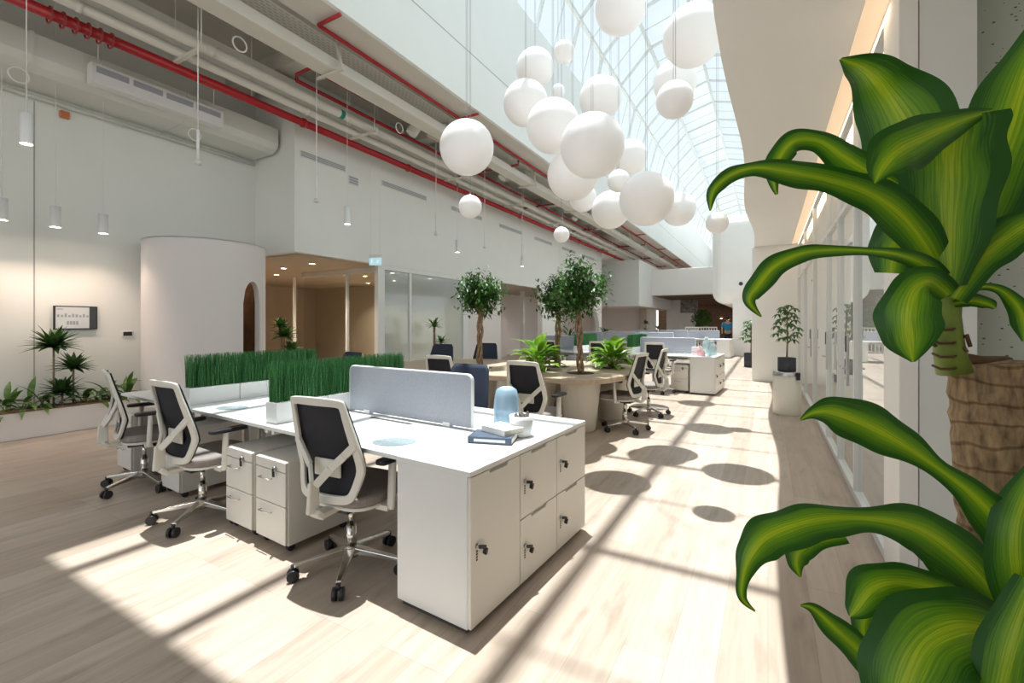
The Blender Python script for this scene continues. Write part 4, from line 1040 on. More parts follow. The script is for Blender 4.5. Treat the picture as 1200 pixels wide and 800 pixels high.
# ================================================================= PLANTS
def leafblade(mb, base, direc, L, w, droop=.4, segs=4, up=Vector((0, 0, 1)), fold=.15, mi=0, rnd=random):
    d = Vector(direc).normalized(); s = d.cross(up)
    if s.length < .05: s = d.cross(Vector((1, 0, 0)))
    s.normalize(); nrm = s.cross(d); vs = []; p = Vector(base); dd = d.copy()
    for i in range(segs+1):
        t = i/segs; ww = w*math.sin(PI*min(1, .12+.88*t)**.8) if i < segs else w*.04
        ww = max(ww, w*.08)
        vs += [p-s*ww/2+Vector((0, 0, fold*ww)), p, p+s*ww/2+Vector((0, 0, fold*ww))]
        dd = (dd+Vector((0, 0, -droop/segs))).normalized(); p = p+dd*(L/segs)
    fs = []
    for i in range(segs):
        a, b = i*3, i*3+3; fs += [(a, a+1, b+1, b), (a+1, a+2, b+2, b+1)]
    mb.add(vs, fs, mi, True)
def ficus(key, cz, cr, lab, seed, px_c):
    rnd = random.Random(seed); p = HP[key]; t = E('ficus_tree', (p.x, p.y, .752), 0, lab, 'tree')
    zc = cz-.752; y_ = depth(p.x, p.y); off = cw((px_c-600)/F*y_, y_)-Vector((p.x, p.y, 0)); 
    mb = MB(); z1 = zc-cr*.75
    for k in range(3):
        pts = []
        for i in range(22):
            z = z1*i/21; a = 2*PI*k/3+z*9; r = .028+.008*math.sin(z*14)
            pts.append((r*math.cos(a)+off.x*(i/21)**2, r*math.sin(a)+off.y*(i/21)**2, z))
        mb.tube(pts, .02, 6)
    tr = mb.build('trunk', 'bark', t)
    mb = MB(); tips = []
    for i in range(13):
        a = rnd.uniform(0, 2*PI); el = rnd.uniform(.25, 1.4); r = cr*rnd.uniform(.5, .8)
        e = Vector((off.x+r*math.cos(a)*math.cos(el), off.y+r*math.sin(a)*math.cos(el), zc-cr*.45+r*math.sin(el)*1.1))
        b = Vector((off.x, off.y, z1-.03)); mdl = (b+e)/2+Vector((rnd.uniform(-.03, .03), rnd.uniform(-.03, .03), .03))
        mb.tube([b, mdl, e], .01, 5, rs=[.013, .009, .004]); tips.append(e)
    mb.build('branch', 'bark', t)
    mb = MB()
    cl = [(Vector((off.x, off.y, zc))+Vector((rnd.gauss(0, 1), rnd.gauss(0, 1), rnd.gauss(0, .9))).normalized()*cr*rnd.uniform(.35, .80)) for _ in range(60)]
    for c in cl:
        for _ in range(40):
            q = c+Vector((rnd.gauss(0, 1), rnd.gauss(0, 1), rnd.gauss(0, 1)))*cr*.17
            d = Vector((rnd.uniform(-1, 1), rnd.uniform(-1, 1), rnd.uniform(-.9, .3)))
            leafblade(mb, q, d, rnd.uniform(.05, .08), .034, .3, 2)
    mb.build('foliage', 'ficus', t, fixn=False)
ficus('A', 1.84, .38, 'ficus tree with braided trunk and round crown, left of the three on the oak table', 1, 563)
ficus('B', 1.82, .37, 'braided ficus tree, middle of the three on the oak table, partly hidden', 2, 655)
ficus('C', 1.90, .43, 'tallest ficus tree with braided trunk, right of the three on the oak table', 3, 677)
def bushy(name, p, z, R, Hh, n, lw, mname, lab, cat='plant', seed=0, stems=True, droop=.9, pot=None, L=None, rr=None):
    rnd = random.Random(seed); t = E(name, (p.x, p.y, z), 0, lab, cat)
    z0 = 0.
    if pot:
        pr, ph, pm = pot
        MB().lathe([(.001, 0), (pr*.8, 0), (pr*.84, .01), (pr, ph), (pr*.93, ph), (pr*.9, ph*.9), (.001, ph*.9)], n=24, cap=False).build('pot', pm, t); z0 = ph*.9
    sm = MB(); mb = MB()
    for i in range(n):
        a = 2*PI*i/n*2.618+rnd.uniform(-.3, .3); el = rnd.uniform(.25, 1.35); sl = Hh*rnd.uniform(.3, .75)
        b = Vector((rnd.gauss(0, .02), rnd.gauss(0, .02), z0)); d = Vector((math.cos(a)*math.cos(el), math.sin(a)*math.cos(el), math.sin(el)))
        e = b+Vector((d.x*R*.45, d.y*R*.45, d.z*sl))
        if stems: sm.tube([b, (b+e)/2+Vector((0, 0, .03)), e], .005, 4)
        leafblade(mb, e, (d.x, d.y, max(.1, d.z*.6)), (L or R*.6)*rnd.uniform(.8, 1.15), lw*rnd.uniform(.8, 1.1), droop, 5)
    if stems: sm.build('stem', 'stemgreen', t)
    mb.build('foliage', mname, t, fixn=False)
    return t
bushy('leafy_plant', HP['L1'], .752, .44, .46, 60, .13, 'leafy', 'bright green broad-leaved plant on the oak table, behind the white framed chair', seed=11)
bushy('leafy_plant', HP['L2'], .752, .42, .46, 60, .13, 'leafy', 'bright green broad-leaved plant on the oak table, beside the side-on chairs', seed=12)
def rosette(mb, c, n, L, w, droop, rnd, elr=(.1, 1.3)):
    for i in range(n):
        a = i*2.4+rnd.uniform(-.2, .2); el = elr[0]+(elr[1]-elr[0])*i/n
        leafblade(mb, c, (math.cos(a)*math.cos(el), math.sin(a)*math.cos(el), math.sin(el)), L*rnd.uniform(.8, 1.05), w, droop, 5)
def cane_plant(name, p, z, heads, mname, lab, seed, pot=None, stemr=.012, cat='plant'):
    rnd = random.Random(seed); t = E(name, (p.x, p.y, z), 0, lab, cat); z0 = 0
    if pot:
        pr, ph, pm = pot; z0 = ph*.9
        MB().lathe([(.001, 0), (pr*.8, 0), (pr*.84, .01), (pr, ph), (pr*.93, ph), (pr*.9, ph*.9), (.001, ph*.9)], n=24, cap=False).build('pot', pm, t)
    for (dx, dy, h, n, L, w) in heads:
        MB().tube([(dx*.3, dy*.3, z0), (dx*.8, dy*.8, z0+(h-z0)*.5), (dx, dy, h)], stemr, 7).build('stem', 'bark', t)
        mb = MB(); rosette(mb, Vector((dx, dy, h)), n, L, w, .55, rnd); mb.build('foliage', mname, t, fixn=False)
    return t
# left wall planter
def lp(px, x): return Vector((x, WX(px, x), 0))
q = lp(63, -8.22); cane_plant('dracaena_plant', q, .29, [(0, 0, .80, 60, .33, .075)], 'leafdark', 'tall dark dracaena on a single cane in the wall planter under the display', 21)
q = lp(86, -8.26); cane_plant('dracaena_plant', q, .29, [(0, 0, .50, 46, .28, .07)], 'leafdark', 'mid-height dark dracaena in the wall planter right of the tall one', 22)
q = lp(73, -8.15); cane_plant('dracaena_plant', q, .29, [(0, 0, .20, 46, .28, .07)], 'leafdark', 'short dark dracaena in the wall planter in front of the tall one', 23)
for i, (px, s) in enumerate(((6, 31), (28, 32), (46, 33), (98, 34), (112, 37), (128, 35), (150, 36))):
    bushy('leafy_plant', lp(px, -8.2), .29, .30, .26, 13, .075, 'leafmid', 'low arching leafy plant in the wall planter, '+['at the left edge of the photo', 'second from the left edge', 'just left of the tall dracaena', 'just right of the tall dracaena', 'left of the leftmost chair back', 'behind the leftmost chair back', 'next to the phone booth'][i], seed=s, stems=True, L=.32, droop=1.0)
# lobby and wall plants
q = cw((333-600)/F*9.6, 9.6); cane_plant('potted_plant', q, 0, [(0, 0, 1.1, 26, .33, .13), (.1, .1, .8, 22, .30, .13), (-.1, 0, 1.32, 20, .26, .12)], 'leafdark', 'dark leafy potted plant in the warm lit lobby', 41, pot=(.2, .4, 'potblack'))
q = lp(509, -6.85); cane_plant('potted_plant', q, 0, [(0, 0, 1.32, 22, .30, .06), (.12, .1, .95, 18, .26, .06)], 'leafmid', 'two headed dracaena in front of the bluish glass partition', 42, pot=(.19, .4, 'planter'), stemr=.03)
q = lp(667, -5.3); bushy('potted_palm', q, 0, .5, .75, 20, .07, 'leafdark', 'dark arching palm in a grey pot behind the right ficus', seed=43, pot=(.24, .75, 'potgrey'), L=.5, droop=.9)
q = lp(710, -6.3); bushy('potted_plant', q, 0, .4, .7, 14, .12, 'leafdark', 'dark leafy plant just right of the arched wall', seed=44, pot=(.25, .8, 'potgrey'), L=.4)
q = lp(757, -6.1); cane_plant('potted_plant', q, 0, [(0, 0, 1.35, 16, .3, .12), (0, .05, .9, 10, .3, .12)], 'leafdark', 'small dark plant before the second upper volume', 45, pot=(.2, .35, 'potblack'))
p = W(822, 373, 27.5)
t = E('indoor_tree', (p.x, p.y, 0), 0, 'round green tree crown glowing in the dark cafe', 'tree'); rnd = random.Random(8)
MB().cyl((0, 0, .0), (0, 0, 1.4), .05, .04).build('trunk', 'bark', t); mb = MB()
for _ in range(900):
    d = Vector((rnd.gauss(0, 1), rnd.gauss(0, 1), rnd.gauss(0, 1))).normalized()*rnd.uniform(.3, .62)
    leafblade(mb, Vector((0, 0, p.z))+d, (rnd.uniform(-1, 1), rnd.uniform(-1, 1), rnd.uniform(-1, .4)), .14, .07, .3, 2)
mb.build('foliage', 'ficus', t, fixn=False)
q = cw((771-600)/F*24.5, 24.5); bushy('potted_plant', q, 0, .35, .6, 10, .12, 'leafdark', 'dark little plant left of the white railing', seed=48, pot=(.2, .8, 'potgrey'), L=.35)
# plant on waste bin and one beyond pier
def schefflera(p, z, pot, h, lab, seed, sc=1.):
    rnd = random.Random(seed); t = E('umbrella_plant', (p.x, p.y, z), 0, lab, 'plant'); pr, ph = pot
    MB().lathe([(.001, 0), (pr*.95, 0), (pr, .01), (pr, ph), (pr*.92, ph), (pr*.9, ph*.85), (.001, ph*.85)], n=28, cap=False).build('pot', 'potblack', t)
    MB().tube([(0, 0, ph*.8), (.01, 0, ph+h*.4), (0, .01, ph+h*.95)], .012*sc, 7).build('stem', 'bark', t)
    mb = MB(); sm = MB()
    for i in range(24):
        a = i*2.4; f = i/23; zz = ph+h*(.30+.68*f); r = (.17-.09*f+rnd.uniform(-.02, .02))*sc
        if f < .12: r *= .55
        e = Vector((math.cos(a)*r, math.sin(a)*r, zz+.05*sc))
        sm.tube([(0, 0, zz-.03), e], .003, 4)
        for k in range(7):
            b = 2*PI*k/7; leafblade(mb, e, (math.cos(b)*.8+math.cos(a)*.3, math.sin(b)*.8+math.sin(a)*.3, .1), .12*sc, .040*sc, 1.3, 3)
    sm.build('leaf_stalk', 'stemgreen', t); mb.build('foliage', 'ficus', t, fixn=False)
schefflera(BINP, .667, (.125, .21), .78, 'potted umbrella plant in a charcoal pot standing on the cream waste bin', 51)
q = cw((880-600)/F*14.5, 14.5); schefflera(q, 0, (.2, .45), 1.0, 'potted umbrella plant beyond the white pier, mostly hidden', 52, 1.5)

# ================================================================= FOREGROUND DRACAENA
DY = .74
fg = None
def catmull(P, n):
    out = []; N = len(P)
    for i in range(N-1):
        p0 = P[max(i-1, 0)]; p1 = P[i]; p2 = P[i+1]; p3 = P[min(i+2, N-1)]
        for j in range(n):
            t = j/n; out.append([.5*((2*b)+(-a+c)*t+(2*a-5*b+4*c-d)*t*t+(-a+3*b-3*c+d)*t**3) for a, b, c, d in zip(p0, p1, p2, p3)])
    out.append(list(P[-1])); return out
def bigleaf(parent, pts, fold=.25, wav=.06, seed=0, n=9, K=10):
    """pts: (px, py, depth, half width in px, roll degrees, optional side angle)"""
    rnd = random.Random(seed); ph = rnd.uniform(0, 6)
    P = catmull([list(p) for p in pts], n); N = len(P)
    C = [W(p[0], p[1], p[2]) for p in P]; eye = Vector((0, 0, H))
    vs = []; uvs = []; s_prev = None
    for i, p in enumerate(P):
        a = C[max(i-1, 0)]; b = C[min(i+1, N-1)]; t = (b-a).normalized()
        v = (C[i]-eye).normalized(); s = t.cross(v)
        if s.length < .12 and s_prev is not None: s = s_prev.copy()
        s.normalize()
        if s_prev is not None and s.dot(s_prev) < 0 and False: s = -s
        s_prev = s.copy()
        ro = math.radians(p[4]); s = (Matrix.Rotation(ro, 3, t) @ s); nr = s.cross(t).normalized()
        hw = p[3]/F*p[2]
        for k in range(K+1):
            u = k/K*2-1
            wv = math.sin(i*.42+ph+(2 if u > 0 else 0))*wav*hw*abs(u)**2
            vs.append(C[i]+s*(u*hw*(1+.05*math.sin(i*.5+ph+u*2)))+nr*(fold*hw*(abs(u)**1.3-.4)+wv)); uvs.append((k/K, i/N*4))
    me = bpy.data.meshes.new('leaf'); W1 = K+1
    fs = [(i*W1+k, i*W1+k+1, (i+1)*W1+k+1, (i+1)*W1+k) for i in range(N-1) for k in range(K)]
    inv = Vector(parent.location); vs = [x-inv for x in vs]
    me.from_pydata([tuple(x) for x in vs], [], fs); uvl = me.uv_layers.new(name='UVMap')
    for l in me.loops: uvl.data[l.index].uv = uvs[l.vertex_index]
    for q in me.polygons: q.use_smooth = True
    me.materials.append(M['dracaena']); o = bpy.data.objects.new('leaf', me); COL.objects.link(o); o.parent = parent
    return o
base = W(1165, 640, DY)
fg = E('dracaena_plant', (base.x, base.y, 0), 0, 'large striped-leaf dracaena with thick ringed cane close to the camera on the right', 'plant')
B3 = Vector((base.x, base.y, 0))
def L_(px, py, Y): return W(px, py, Y)-B3
cane = MB(); rr = 35.5/F*DY
ctr = [(1157, 424), (1160, 470), (1163, 520), (1167, 580), (1172, 640), (1178, 720), (1184, 800)]
pts = [L_(x, y, DY) for x, y in ctr]; pts.append(pts[-1]+Vector((0.01, 0, -.35)))
pp_ = [Vector(v) for v in catmull([list(v) for v in pts], 6)]
cane.tube(pp_, rr, 24, rs=[rr*(1+.03*math.sin(i*1.7)+.02*math.sin(i*4.1)) for i in range(len(pp_))])
cane.build('cane', 'cane', fg)
MB().tube([L_(1128, 420, DY-.01), L_(1150, 424, DY), L_(1180, 424, DY+.02)], .01, 8).build('cane_rim', 'scar', fg)
zb = pp_[-1].z
MB().lathe([(.001, 0), (.15, 0), (.16, .01), (.19, .42), (.175, .42), (.17, .36), (.001, .36)], (pp_[-1].x, pp_[-1].y, 0), 36, cap=False).build('pot', 'planter', fg)
MB().lathe([(.001, .365), (.17, .365)], (pp_[-1].x, pp_[-1].y, 0), 36, cap=False).build('soil', 'soil', fg)
MB().tube([L_(1119, 436, DY), L_(1112, 408, DY), L_(1109, 370, DY), L_(1110, 335, DY), L_(1112, 310, DY)], .018, 14, rs=[.024, .020, .018, .020, .014]).build('shoot', 'stemgreen', fg)
mb = MB()
for (y, dx) in ((428, 1), (414, 1), (398, 0), (382, -1)):
    mb.tube([L_(1109+dx-17, y, DY-.004), L_(1109+dx-8, y+4, DY-.021), L_(1109+dx+8, y+4, DY-.021), L_(1109+dx+18, y-1, DY-.003)], .0022, 5)
for (x, y, x2, y2) in ((1128, 395, 1137, 406), (1092, 384, 1086, 380), (1096, 405, 1089, 403), (1127, 410, 1133, 412)):
    mb.tube([L_(x, y, DY-.015), L_((x+x2)/2, y-3, DY-.02), L_(x2, y2, DY-.02)], .003, 5)
mb.build('leaf_scar', 'scar', fg)
Lf = lambda pts, **k: bigleaf(fg, pts, **k)
# upper crown
Lf([(1112, 330, .75, 13, 0), (1102, 270, .77, 30, 5), (1085, 210, .79, 44, 10), (1062, 150, .81, 46, 0), (1036, 105, .82, 33, -15), (1012, 80, .81, 20, -30), (985, 69, .80, 2, -30)], seed=1, fold=.15)
Lf([(1114, 335, .70, 14, 0), (1112, 280, .70, 34, 0), (1112, 220, .70, 46, 0), (1113, 170, .69, 48, 0), (1116, 138, .68, 46, 0)], seed=2, fold=.12, wav=.02)
Lf([(1164, 129, .665, 2, 0), (1125, 142, .65, 15, 0), (1085, 160, .635, 27, 0), (1054, 176, .62, 31, 0), (1036, 194, .617, 20, 0), (1025, 215, .615, 1, 0)], seed=3, fold=.1, wav=.03)
Lf([(1116, 330, .74, 14, 0), (1135, 280, .75, 30, 10), (1158, 220, .76, 42, 10), (1182, 150, .77, 44, 5), (1204, 85, .78, 34, 0), (1228, 30, .8, 18, 0), (1245, -10, .8, 2, 0)], seed=4, fold=.2)
Lf([(1111, 335, .72, 11, 0), (1086, 290, .71, 20, 0), (1056, 252, .70, 22, 0), (1018, 226, .69, 19, 0), (972, 211, .68, 15, 0), (925, 202, .67, 15, 15), (885, 197, .66, 9, 25), (855, 206, .655, 9, 0), (836, 224, .65, 7, 0), (832, 247, .65, 1, 0)], seed=5, fold=.3, wav=.05)
Lf([(1060, 222, .76, 10, 0), (1020, 203, .765, 17, 20), (988, 184, .77, 19, 30), (958, 165, .77, 12, 20), (930, 166, .77, 13, 0), (913, 185, .77, 13, 0), (906, 205, .77, 8, 0), (910, 228, .77, 1.5, 0)], seed=6, fold=.2, wav=.08)
Lf([(1110, 345, .72, 10, 0), (1090, 315, .70, 12, 0), (1055, 299, .68, 8, 10), (1015, 294, .67, 6, 35), (975, 293, .66, 8, 30), (940, 297, .65, 10, 10), (908, 312, .645, 13, 0), (888, 335, .64, 12, 0), (878, 352, .64, 7, 0), (892, 371, .64, 1, 0)], seed=7, fold=.25, wav=.04)
Lf([(1108, 345, .73, 12, 0), (1085, 300, .77, 24, 0), (1062, 272, .79, 28, 0), (1050, 290, .80, 26, 0), (1044, 320, .80, 16, 0)], seed=8, fold=.15)
Lf([(1112, 345, .70, 12, 0), (1090, 330, .68, 18, 0), (1072, 340, .66, 24, 0), (1064, 370, .65, 31, 0), (1066, 400, .65, 25, 0), (1070, 424, .65, 2, 0)], seed=9, fold=.15, wav=.03)
Lf([(1116, 345, .74, 12, 0), (1145, 290, .76, 19, 0), (1180, 250, .78, 23, 10), (1215, 222, .8, 20, 10), (1240, 210, .8, 3, 0)], seed=10)
Lf([(1118, 350, .70, 12, 0), (1148, 305, .69, 20, 0), (1180, 278, .68, 23, 5), (1215, 256, .67, 18, 0), (1235, 248, .67, 3, 0)], seed=11)
Lf([(1116, 360, .73, 4, 0), (1140, 338, .73, 4, 0), (1168, 338, .73, 5, 0), (1190, 355, .73, 9, 0), (1201, 378, .73, 12, 0), (1200, 400, .73, 2, 0)], seed=12, wav=.1)
Lf([(1118, 356, .72, 4, 0), (1138, 352, .71, 8, 15), (1158, 356, .70, 7, 20), (1166, 361, .70, 2, 0)], seed=13)
# lower crown
Lf([(1215, 720, .66, 20, 0), (1200, 660, .65, 26, 0), (1176, 618, .64, 26, 0), (1140, 580, .635, 17, 0), (1100, 549, .63, 11, 0), (1060, 522, .625, 20, 0), (1020, 500, .62, 26, 0), (980, 484, .61, 20, 0), (955, 483, .605, 8, 0), (938, 492, .60, 1, 0)], seed=21, fold=.25, wav=.05)
Lf([(1190, 740, .70, 14, 0), (1168, 700, .69, 22, 0), (1138, 665, .68, 28, 5), (1098, 632, .67, 29, 12), (1060, 615, .66, 25, 20), (1015, 608, .65, 15, 30), (970, 608, .645, 21, 22), (930, 616, .64, 23, 15), (897, 630, .635, 23, 5), (880, 650, .63, 16, 0), (871, 675, .63, 8, 0), (870, 700, .63, 5, 0), (885, 716, .63, 1, 0)], seed=22, fold=.3, wav=.06)
Lf([(990, 628, .67, 8, 30), (958, 634, .67, 10, 10), (938, 645, .67, 13, 0), (933, 660, .67, 10, 0), (938, 676, .67, 1, 0)], seed=23)
Lf([(1170, 725, .72, 14, 0), (1130, 700, .71, 16, 15), (1090, 688, .70, 20, 10), (1050, 682, .69, 21, 0), (1022, 690, .685, 24, 0), (1003, 714, .68, 12, 0), (996, 722, .68, 2, 0)], seed=24, fold=.25)
Lf([(1040, 690, .72, 14, 0), (1020, 712, .72, 14, 0), (1012, 735, .72, 12, 0), (1015, 765, .72, 4, 0)], seed=25)
Lf([(1070, 850, .70, 22, 0), (1042, 800, .69, 20, 0), (1010, 765, .68, 17, 0), (975, 733, .67, 13, 0), (953, 713, .66, 6, 0), (938, 709, .66, 1, 0)], seed=26)
Lf([(1200, 770, .66, 24, 0), (1165, 742, .64, 36, 10), (1125, 735, .62, 44, 0), (1085, 755, .61, 50, 0), (1062, 800, .60, 46, 0), (1050, 850, .60, 30, 0), (1045, 900, .60, 3, 0)], seed=27, fold=.15, wav=.03)
Lf([(1215, 760, .62, 20, 0), (1195, 690, .61, 26, 0), (1190, 620, .61, 24, 0), (1212, 560, .62, 14, 0), (1230, 520, .62, 2, 0)], seed=28)
Lf([(1210, 680, .58, 14, 0), (1190, 740, .57, 26, 0), (1175, 800, .57, 28, 0), (1170, 860, .57, 20, 0), (1170, 900, .57, 2, 0)], seed=29)
Lf([(1215, 540, .70, 10, 0), (1203, 530, .70, 8, 0), (1186, 522, .70, 2, 0)], seed=30)
Lf([(1180, 740, .75, 14, 0), (1130, 745, .76, 26, 0), (1090, 780, .77, 30, 0), (1075, 830, .77, 20, 0), (1070, 870, .77, 2, 0)], seed=31)
Lf([(1190, 730, .74, 12, 0), (1150, 690, .74, 18, 0), (1110, 665, .74, 18, 10), (1085, 640, .74, 8, 0), (1078, 630, .74, 1, 0)], seed=32)
# ================================================================= PENDANTS
big = [(547, 173, 31.5, .62), (551, 242, 13.5, .30), (658, 275, 9.3, .30), (627, 80, 22, .62), (616, 121, 26, .62), (648, 148, 31, .62), (661, 61, 12.5, .30), (703.5, 115, 24.5, .62), (694, 171, 37, .62),
       (671, 205, 29.5, .62), (738, 184, 20, .62), (725, 212, 13, .30), (715.5, 246, 22, .62), (757.5, 233, 31, .62), (795, 245, 19.5, .62), (727.5, 8, 30, .62), (812, 42, 34, .62), (790.5, 117, 21, .30), (791, 96, 24.5, .62), (840.5, 261, 12.5, .30), (683, 232, 16, .62), (654, 107, 8, .30)]
gl = ['large white globe hanging alone at the left of the cluster', 'small white globe hanging just below the lone large globe', 'small white globe hanging low in front of the air slots', 'large white globe at the top left of the cluster, partly behind another', 'large white globe at the left edge of the cluster, above the slab edge',
      'large white globe left of the biggest looking one', 'small white globe hanging high above the left of the cluster', 'large white globe right above the biggest looking one', 'white globe that looks biggest, in the middle of the cluster', 'large white globe lower left, mostly behind the biggest looking one',
      'large far globe seen at the right behind the biggest looking one', 'small white globe low between the big globes in the middle', 'large white globe at the bottom of the cluster, left of the lowest right pair', 'large white globe at the lower right of the cluster, fully visible', 'large white globe at the lower right, half behind the fully visible one',
      'large white globe cut by the top edge of the photo', 'large white globe at the upper right beside the curved ceiling edge', 'small white globe with a faint warm glow below the upper right one', 'large far globe hidden behind the small warm one at the upper right', 'small far globe at the right end of the skylight near the leaf tip', 'large far globe low behind the middle of the cluster', 'tiny looking far globe at the left of the cluster']
gm = {}
for (px, py, r, d), lab in zip(big, gl):
    Y = F*(d/2)/r
    p = W(px, py, Y)
    t = E('globe_pendant', p, 0, lab, 'pendant light', 'white globe pendants under the skylight')
    R = d/2
    if d not in gm:
        gm[d] = (MB().sphere((0, 0, 0), R, 40, 26).build('globe', 'globe', t).data, MB().lathe([(.001, R+.015), (.02*d/.6, R+.015), (.03*d/.6, R-.003), (.001, R-.006)], n=16, cap=False).build('cap', 'white', t).data)
    else:
        for nm, me in zip(('globe', 'cap'), gm[d]):
            o = bpy.data.objects.new(nm, me); COL.objects.link(o); o.parent = t
    x = p.x
    zt = VZ+math.sqrt(max(0, VR**2-(x-VX)**2))-p.z if abs(x-VX) < VR and p.y > VY0 else ZS-p.z
    mb = MB().cyl((.008, 0, R), (.008, 0, zt), .0022, n=5).cyl((-.010, 0, R), (-.010, 0, zt), .0022, n=5)
    mb.build('cord', 'cableg', t)
# cylinder pendants
def tube_pendant(x, px, zb, L, r, lab, power=0, wall=False):
    y = WX(px, x); t = E('tube_pendant', (x, y, zb), 0, lab, 'pendant light', None)
    MB().lathe([(r, 0), (r, L), (.001, L+.004)], n=20, cap=False).build('shade', 'white', t)
    MB().lathe([(.001, .012), (r*.93, .012)], n=20, cap=False).build('lens', 'lamp', t)
    MB().cyl((0, 0, L), (0, 0, ZS-zb), .004, n=5).build('cord', 'cord', t)
    if power:
        l = bpy.data.lights.new('spot', 'SPOT'); l.energy = power; l.spot_size = math.radians(110); l.spot_blend = .8; l.color = (1, .74, .58); l.shadow_soft_size = .04
        o = bpy.data.objects.new('spot', l); COL.objects.link(o); o.location = (x, y, zb-.02)
for i, px in enumerate((2, 65, 121)):
    tube_pendant(-8.12, px, 2.67, .27, .055, 'slim white tube pendant near the left wall, '+['first from the photo\'s left edge', 'second from the left edge', 'third from the left edge, nearest the booth'][i], 30)
for i, (x, px, zb) in enumerate(((-6.0, 31, 3.08), (-5.8, 407, 2.98), (-6.25, 536, 3.05), (-6.2, 612, 3.05), (-6.2, 655, 3.05))):
    tube_pendant(x, px, zb, .28, .045, 'white tube pendant of the outer row, '+['nearest and largest at the top left', 'left of the exit sign\'s right side', 'above the left ficus tree', 'in front of the slots behind the left ficus', 'just above the middle ficus crown'][i], 8)
for i, (px, zb) in enumerate(((232, 3.33), (371, 3.26), (511, 3.24), (568, 3.23), (612, 3.2))):
    x = -6.0; y = WX(px, x)
    t = E('sensor_stick', (x, y, zb), 0, 'thin hanging white sensor stick, '+['nearest, beside the linear diffuser', 'second, in front of the upper wall corner', 'third, right of the exit sign', 'fourth, below the small globe', 'fifth, farthest one'][i], 'sensor')
    MB().cyl((0, 0, .06), (0, 0, ZS-zb), .007, n=6).build('rod', 'cord', t)
    MB().lathe([(.001, 0), (.035, 0), (.04, .02), (.03, .05), (.001, .06)], n=14, cap=False).build('sensor', 'duct', t)
    MB().cyl((0, 0, .06), (0, 0, .42), .016, n=8).build('sleeve', 'cord', t)
# recessed downlights
def downlight(x, y, z, power, lab, col=(1, .80, .60)):
    t = E('downlight', (x, y, z), 0, lab, 'ceiling light')
    MB().lathe([(.085, 0), (.085, -.01), (.06, -.01)], n=20, cap=False).build('trim_ring', 'white', t)
    MB().lathe([(.001, -.004), (.06, -.004)], n=16, cap=False).build('lens', 'lamp', t)
    if power:
        l = bpy.data.lights.new('spot', 'SPOT'); l.energy = power; l.spot_size = math.radians(130); l.spot_blend = .6; l.color = col; l.shadow_soft_size = .05
        o = bpy.data.objects.new('spot', l); COL.objects.link(o); o.location = (x, y, z-.03)
dls = [(-9.9, 6.6), (-8.6, 6.4), (-9.6, 8.8), (-8.4, 8.6), (-8.5, 10.2), (-9.9, 10.2), (-11.2, 10.4), (-11.4, 7.4)]
for i, (x, y) in enumerate(dls):
    downlight(x, y, 2.7, 90, 'round recessed lobby downlight, '+['front left over the open lobby', 'front right over the open lobby', 'behind the glass at its left', 'behind the glass at its right', 'deep right near the back wall', 'deep middle near the back wall', 'deep left near the back wall', 'far left of the lobby'][i])
downlight(-8.2, 12.6, 2.7, 30, 'round recessed downlight in the open room behind the left ficus', (1, .85, .7))
downlight(-8.0, 9.3, 2.7, 8, 'round recessed downlight behind the bluish glass', (.9, .95, 1))
downlight(-8.3, 17, 2.7, 40, 'round recessed downlight behind the arched wall', (1, .95, .9))
downlight(-8.0, 26, 2.3, 60, 'round recessed downlight under the second upper volume', (1, .95, .9))
for i, y in enumerate((4.8, 7.0, 10.0)):
    downlight(2.4, y, 3.27, 60, 'round recessed downlight in the glass office ceiling, '+['nearest', 'middle', 'farthest'][i], (1, .96, .9))
# warm light of the cove strip
l = bpy.data.lights.new('cove', 'AREA'); l.shape = 'RECTANGLE'; l.size = .08; l.size_y = 9; l.energy = 12; l.color = (1, .75, .5)
o = bpy.data.objects.new('cove', l); COL.objects.link(o); o.location = (.56, 7.8, 3.24)

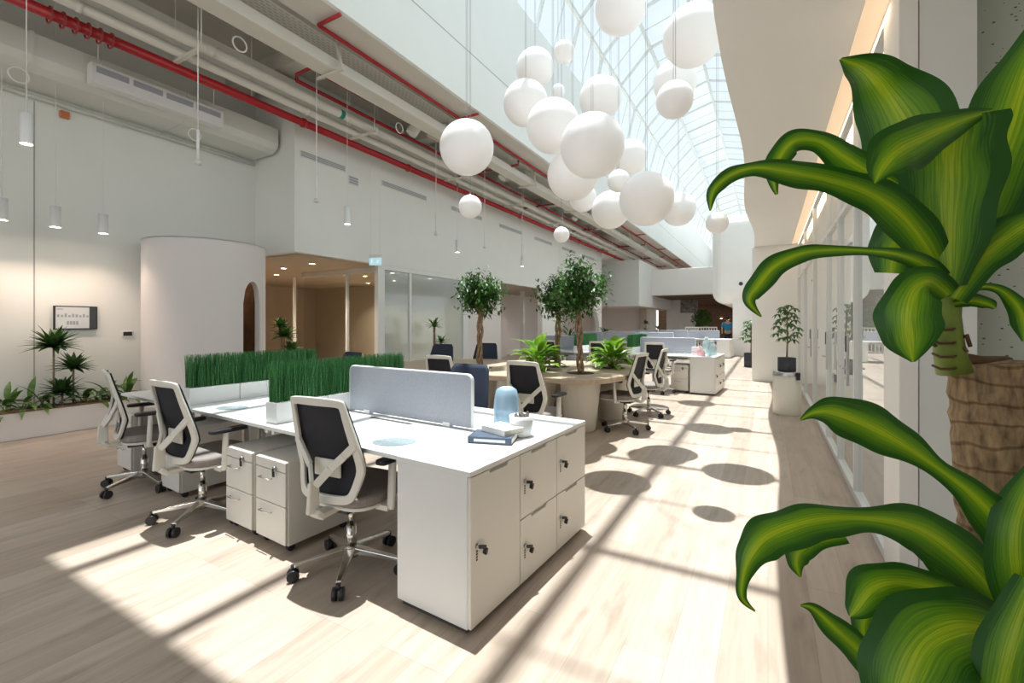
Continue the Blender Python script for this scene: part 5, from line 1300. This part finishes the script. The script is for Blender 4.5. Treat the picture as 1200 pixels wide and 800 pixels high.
# ================================================================= SUN, SKY, CAMERA
sun = bpy.data.lights.new('sun', 'SUN'); sun.energy = 6.8; sun.angle = math.radians(.55); sun.color = (1, .975, .94)
so = bpy.data.objects.new('sun', sun); COL.objects.link(so)
dv = Vector((.10, -.09, -1)).normalized(); so.rotation_euler = dv.to_track_quat('-Z', 'Y').to_euler()
w = bpy.data.worlds.new('sky'); S.world = w; w.use_nodes = True; nt = w.node_tree; bg = nt.nodes['Background']
tc = nt.nodes.new('ShaderNodeTexCoord'); sp = nt.nodes.new('ShaderNodeSeparateXYZ'); r = nt.nodes.new('ShaderNodeValToRGB')
nt.links.new(tc.outputs['Generated'], sp.inputs[0]); nt.links.new(sp.outputs[2], r.inputs[0])
r.color_ramp.elements[0].position = 0; r.color_ramp.elements[0].color = (.45, .43, .40, 1); r.color_ramp.elements[1].position = 1; r.color_ramp.elements[1].color = (.275, .31, .34, 1)
for q, c in ((.04, (.44, .455, .47, 1)), (.11, (.52, .55, .58, 1)), (.2, (.36, .39, .41, 1)), (.35, (.30, .325, .345, 1))):
    e = r.color_ramp.elements.new(q); e.color = c
nt.links.new(r.outputs[0], bg.inputs[0]); bg.inputs[1].default_value = 2.6
cam = bpy.data.cameras.new('camera'); co = bpy.data.objects.new('camera', cam); COL.objects.link(co); S.camera = co
cam.sensor_width = 36; cam.lens = 36*F/1200; cam.shift_y = -(HZ-400)/1200*-1; cam.clip_start = .02; cam.clip_end = 300
co.location = (0, 0, H); co.rotation_euler = (PI/2, 0, TH)
cam.shift_y = (HZ-400)/1200
S.view_settings.view_transform = 'Standard'; S.view_settings.look = 'None'; S.view_settings.gamma = 1; S.view_settings.use_curve_mapping = False
S.view_settings.exposure = 0.3
cy_ = S.cycles; cy_.use_denoising = True; cy_.max_bounces = 10; cy_.diffuse_bounces = 6; cy_.transparent_max_bounces = 24; cy_.glossy_bounces = 4; cy_.sample_clamp_indirect = 6; cy_.caustics_reflective = False; cy_.caustics_refractive = False
cy_.use_adaptive_sampling = True
